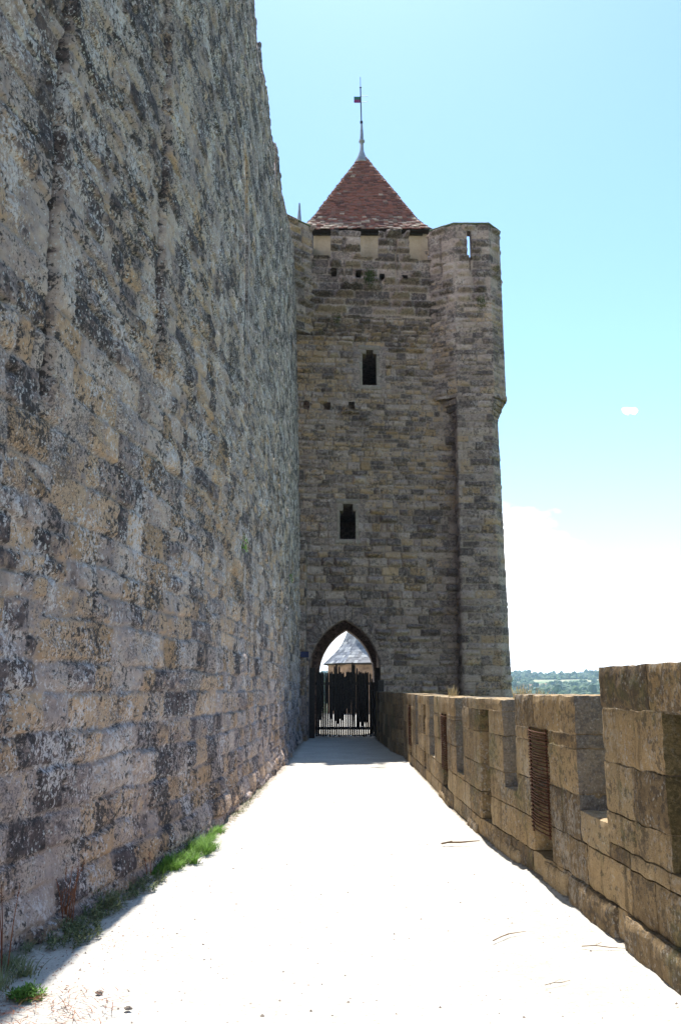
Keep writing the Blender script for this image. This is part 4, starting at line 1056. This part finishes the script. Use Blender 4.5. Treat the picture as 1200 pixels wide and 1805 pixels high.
stone_obj(-1.66, 7.72, .05, 'fist-sized grey stone against the wall before the lush grass clump')
stone_obj(-1.87, 6.0, .05, 'pale stone lying among the weeds at the wall foot')
def twig(pts, r, label, cat='twig'):
    m = MB(); m.tube(pts, [r] * (len(pts) - 1) + [r * .4], 5); a, b = Vector(pts[1]), Vector(pts[2])
    m.tube([a[:], (a + Vector((.05, .03, .01)))[:]], r * .5, 4)
    return tag(m.build('twig', M['twig']), label, cat)
twig([(.98, 5.93, .012), (1.05, 6.0, .02), (1.12, 6.08, .016), (1.24, 6.15, .012)], .0035, 'thin dry twig lying in the middle of the right half of the path')
twig([(1.05, 9.40, .02), (1.12, 9.42, .03), (1.25, 9.42, .03), (1.45, 9.40, .05)], .010, 'thick stick pointing from the parapet foot over the gravel')
twig([(1.52, 5.82, .01), (1.6, 5.8, .02), (1.68, 5.76, .02), (1.76, 5.7, .03)], .003, 'fine twig touching the parapet foot')
twig([(1.12, 5.1, .01), (1.17, 5.12, .015), (1.22, 5.14, .01), (1.28, 5.18, .01)], .002, 'faint hair-thin twig near the bottom right of the path')

# ================================================================== FAR COUNTRY
mb = MB(); rng = np.random.RandomState(12)
ico = []
def blob(x, y, z, r, h, rc):
    n, m_ = 7, 4; th = rng.uniform(.75, 1.25, (m_ + 1, n)); v = []
    for j in range(m_ + 1):
        ph = -1.2 + 2.77 * j / m_
        for k in range(n): q = r * th[j, k] * math.cos(ph); v.append((x + q * math.cos(k * 6.283 / n), y + q * math.sin(k * 6.283 / n), z + h * .5 + h * .5 * math.sin(ph) * th[j, 0]))
    f = [(j * n + k, j * n + (k + 1) % n, (j + 1) * n + (k + 1) % n, (j + 1) * n + k) for j in range(m_) for k in range(n)]
    mb.add(v, f, (rc, rng.rand(), 0))
cnt = 0
while cnt < 6500:
    az = R(rng.uniform(-3, 24)); r = 1000 * (2.35 / 1.0) ** rng.rand(); x, y = r * math.sin(az), r * math.cos(az)
    d = float(fbm(np.array([x / 150]), np.array([y / 150]), 3, 21)[0]) + .35 * (r > 1900) + .12
    if d < .05 + .25 * rng.rand(): continue
    s = rng.uniform(2.6, 6.5); hh = s * rng.uniform(1.1, 1.9) * (1.5 if rng.rand() < .08 else 1)
    blob(x, y, float(land(np.array(x), np.array(y))) - 1, s, hh, rng.rand()); cnt += 1
setting(mb.build('woodland', M['forest']), 'stuff', 'hazy blue-green woods covering the far hillside', 'woodland')
def far(az_px, r): x = (az_px - 600) / 1500 / .979 * r; return x, r, float(land(np.array(x), np.array(r)))
x, y, z = far(996, 2050); mb = MB(); mb.tube([(x, y, z - 2), (x, y, z + 16), (x, y, z + 26)], [.7, .5, .2], 5)
tag(mb.build('radio_mast', M['lead']), 'thin radio mast on the far wooded ridge', 'mast')
for px, r, lb, w in ((925, 1350, 'long pale farmhouse low on the far hillside beside the tower corner', 22), (988, 1450, 'small pinkish farmhouse in the trees under the mast', 12), (945, 1420, 'small pale farm building between the long farmhouse and the woods', 10)):
    x, y, z = far(px, r); h_ = empty('farmhouse', (x, y, z)); tag(h_, lb, 'house', 'farmhouses on the far hillside')
    m = MB(); m.box(x - w / 2, x + w / 2, y, y + 8, z - 2, z + 4.5); part(m, 'wall', M['drum'], h_)
    m = MB(); m.add([(x - w / 2 - .5, y - .5, z + 4.5), (x + w / 2 + .5, y - .5, z + 4.5), (x + w / 2 + .5, y + 8.5, z + 4.5), (x - w / 2 - .5, y + 8.5, z + 4.5), (x - w / 2, y + 4, z + 7), (x + w / 2, y + 4, z + 7)], [(0, 1, 5, 4), (2, 3, 4, 5), (3, 2, 1, 0)]); m.add([(x - w / 2 - .5, y - .5, z + 4.5), (x - w / 2 - .5, y + 8.5, z + 4.5), (x - w / 2, y + 4, z + 7), (x + w / 2 + .5, y - .5, z + 4.5), (x + w / 2 + .5, y + 8.5, z + 4.5), (x + w / 2, y + 4, z + 7)], [(1, 0, 2), (3, 4, 5)])
    part(m, 'roof', M['orange_wall'], h_)

# ---- air
hz = MB(); hz.box(-9600, 9600, -9600, 9600, -140, 160)
hm = bpy.data.materials.new('haze_air'); hm.use_nodes = True; ht = hm.node_tree; ht.nodes.clear()
pv = ht.nodes.new('ShaderNodeVolumePrincipled'); pv.inputs['Color'].default_value = (.48, .70, 1.0, 1); pv.inputs['Density'].default_value = .00012; pv.inputs['Anisotropy'].default_value = .2
ho = ht.nodes.new('ShaderNodeOutputMaterial'); ht.links.new(pv.outputs[0], ho.inputs['Volume'])
setting(hz.build('haze', hm), 'stuff')
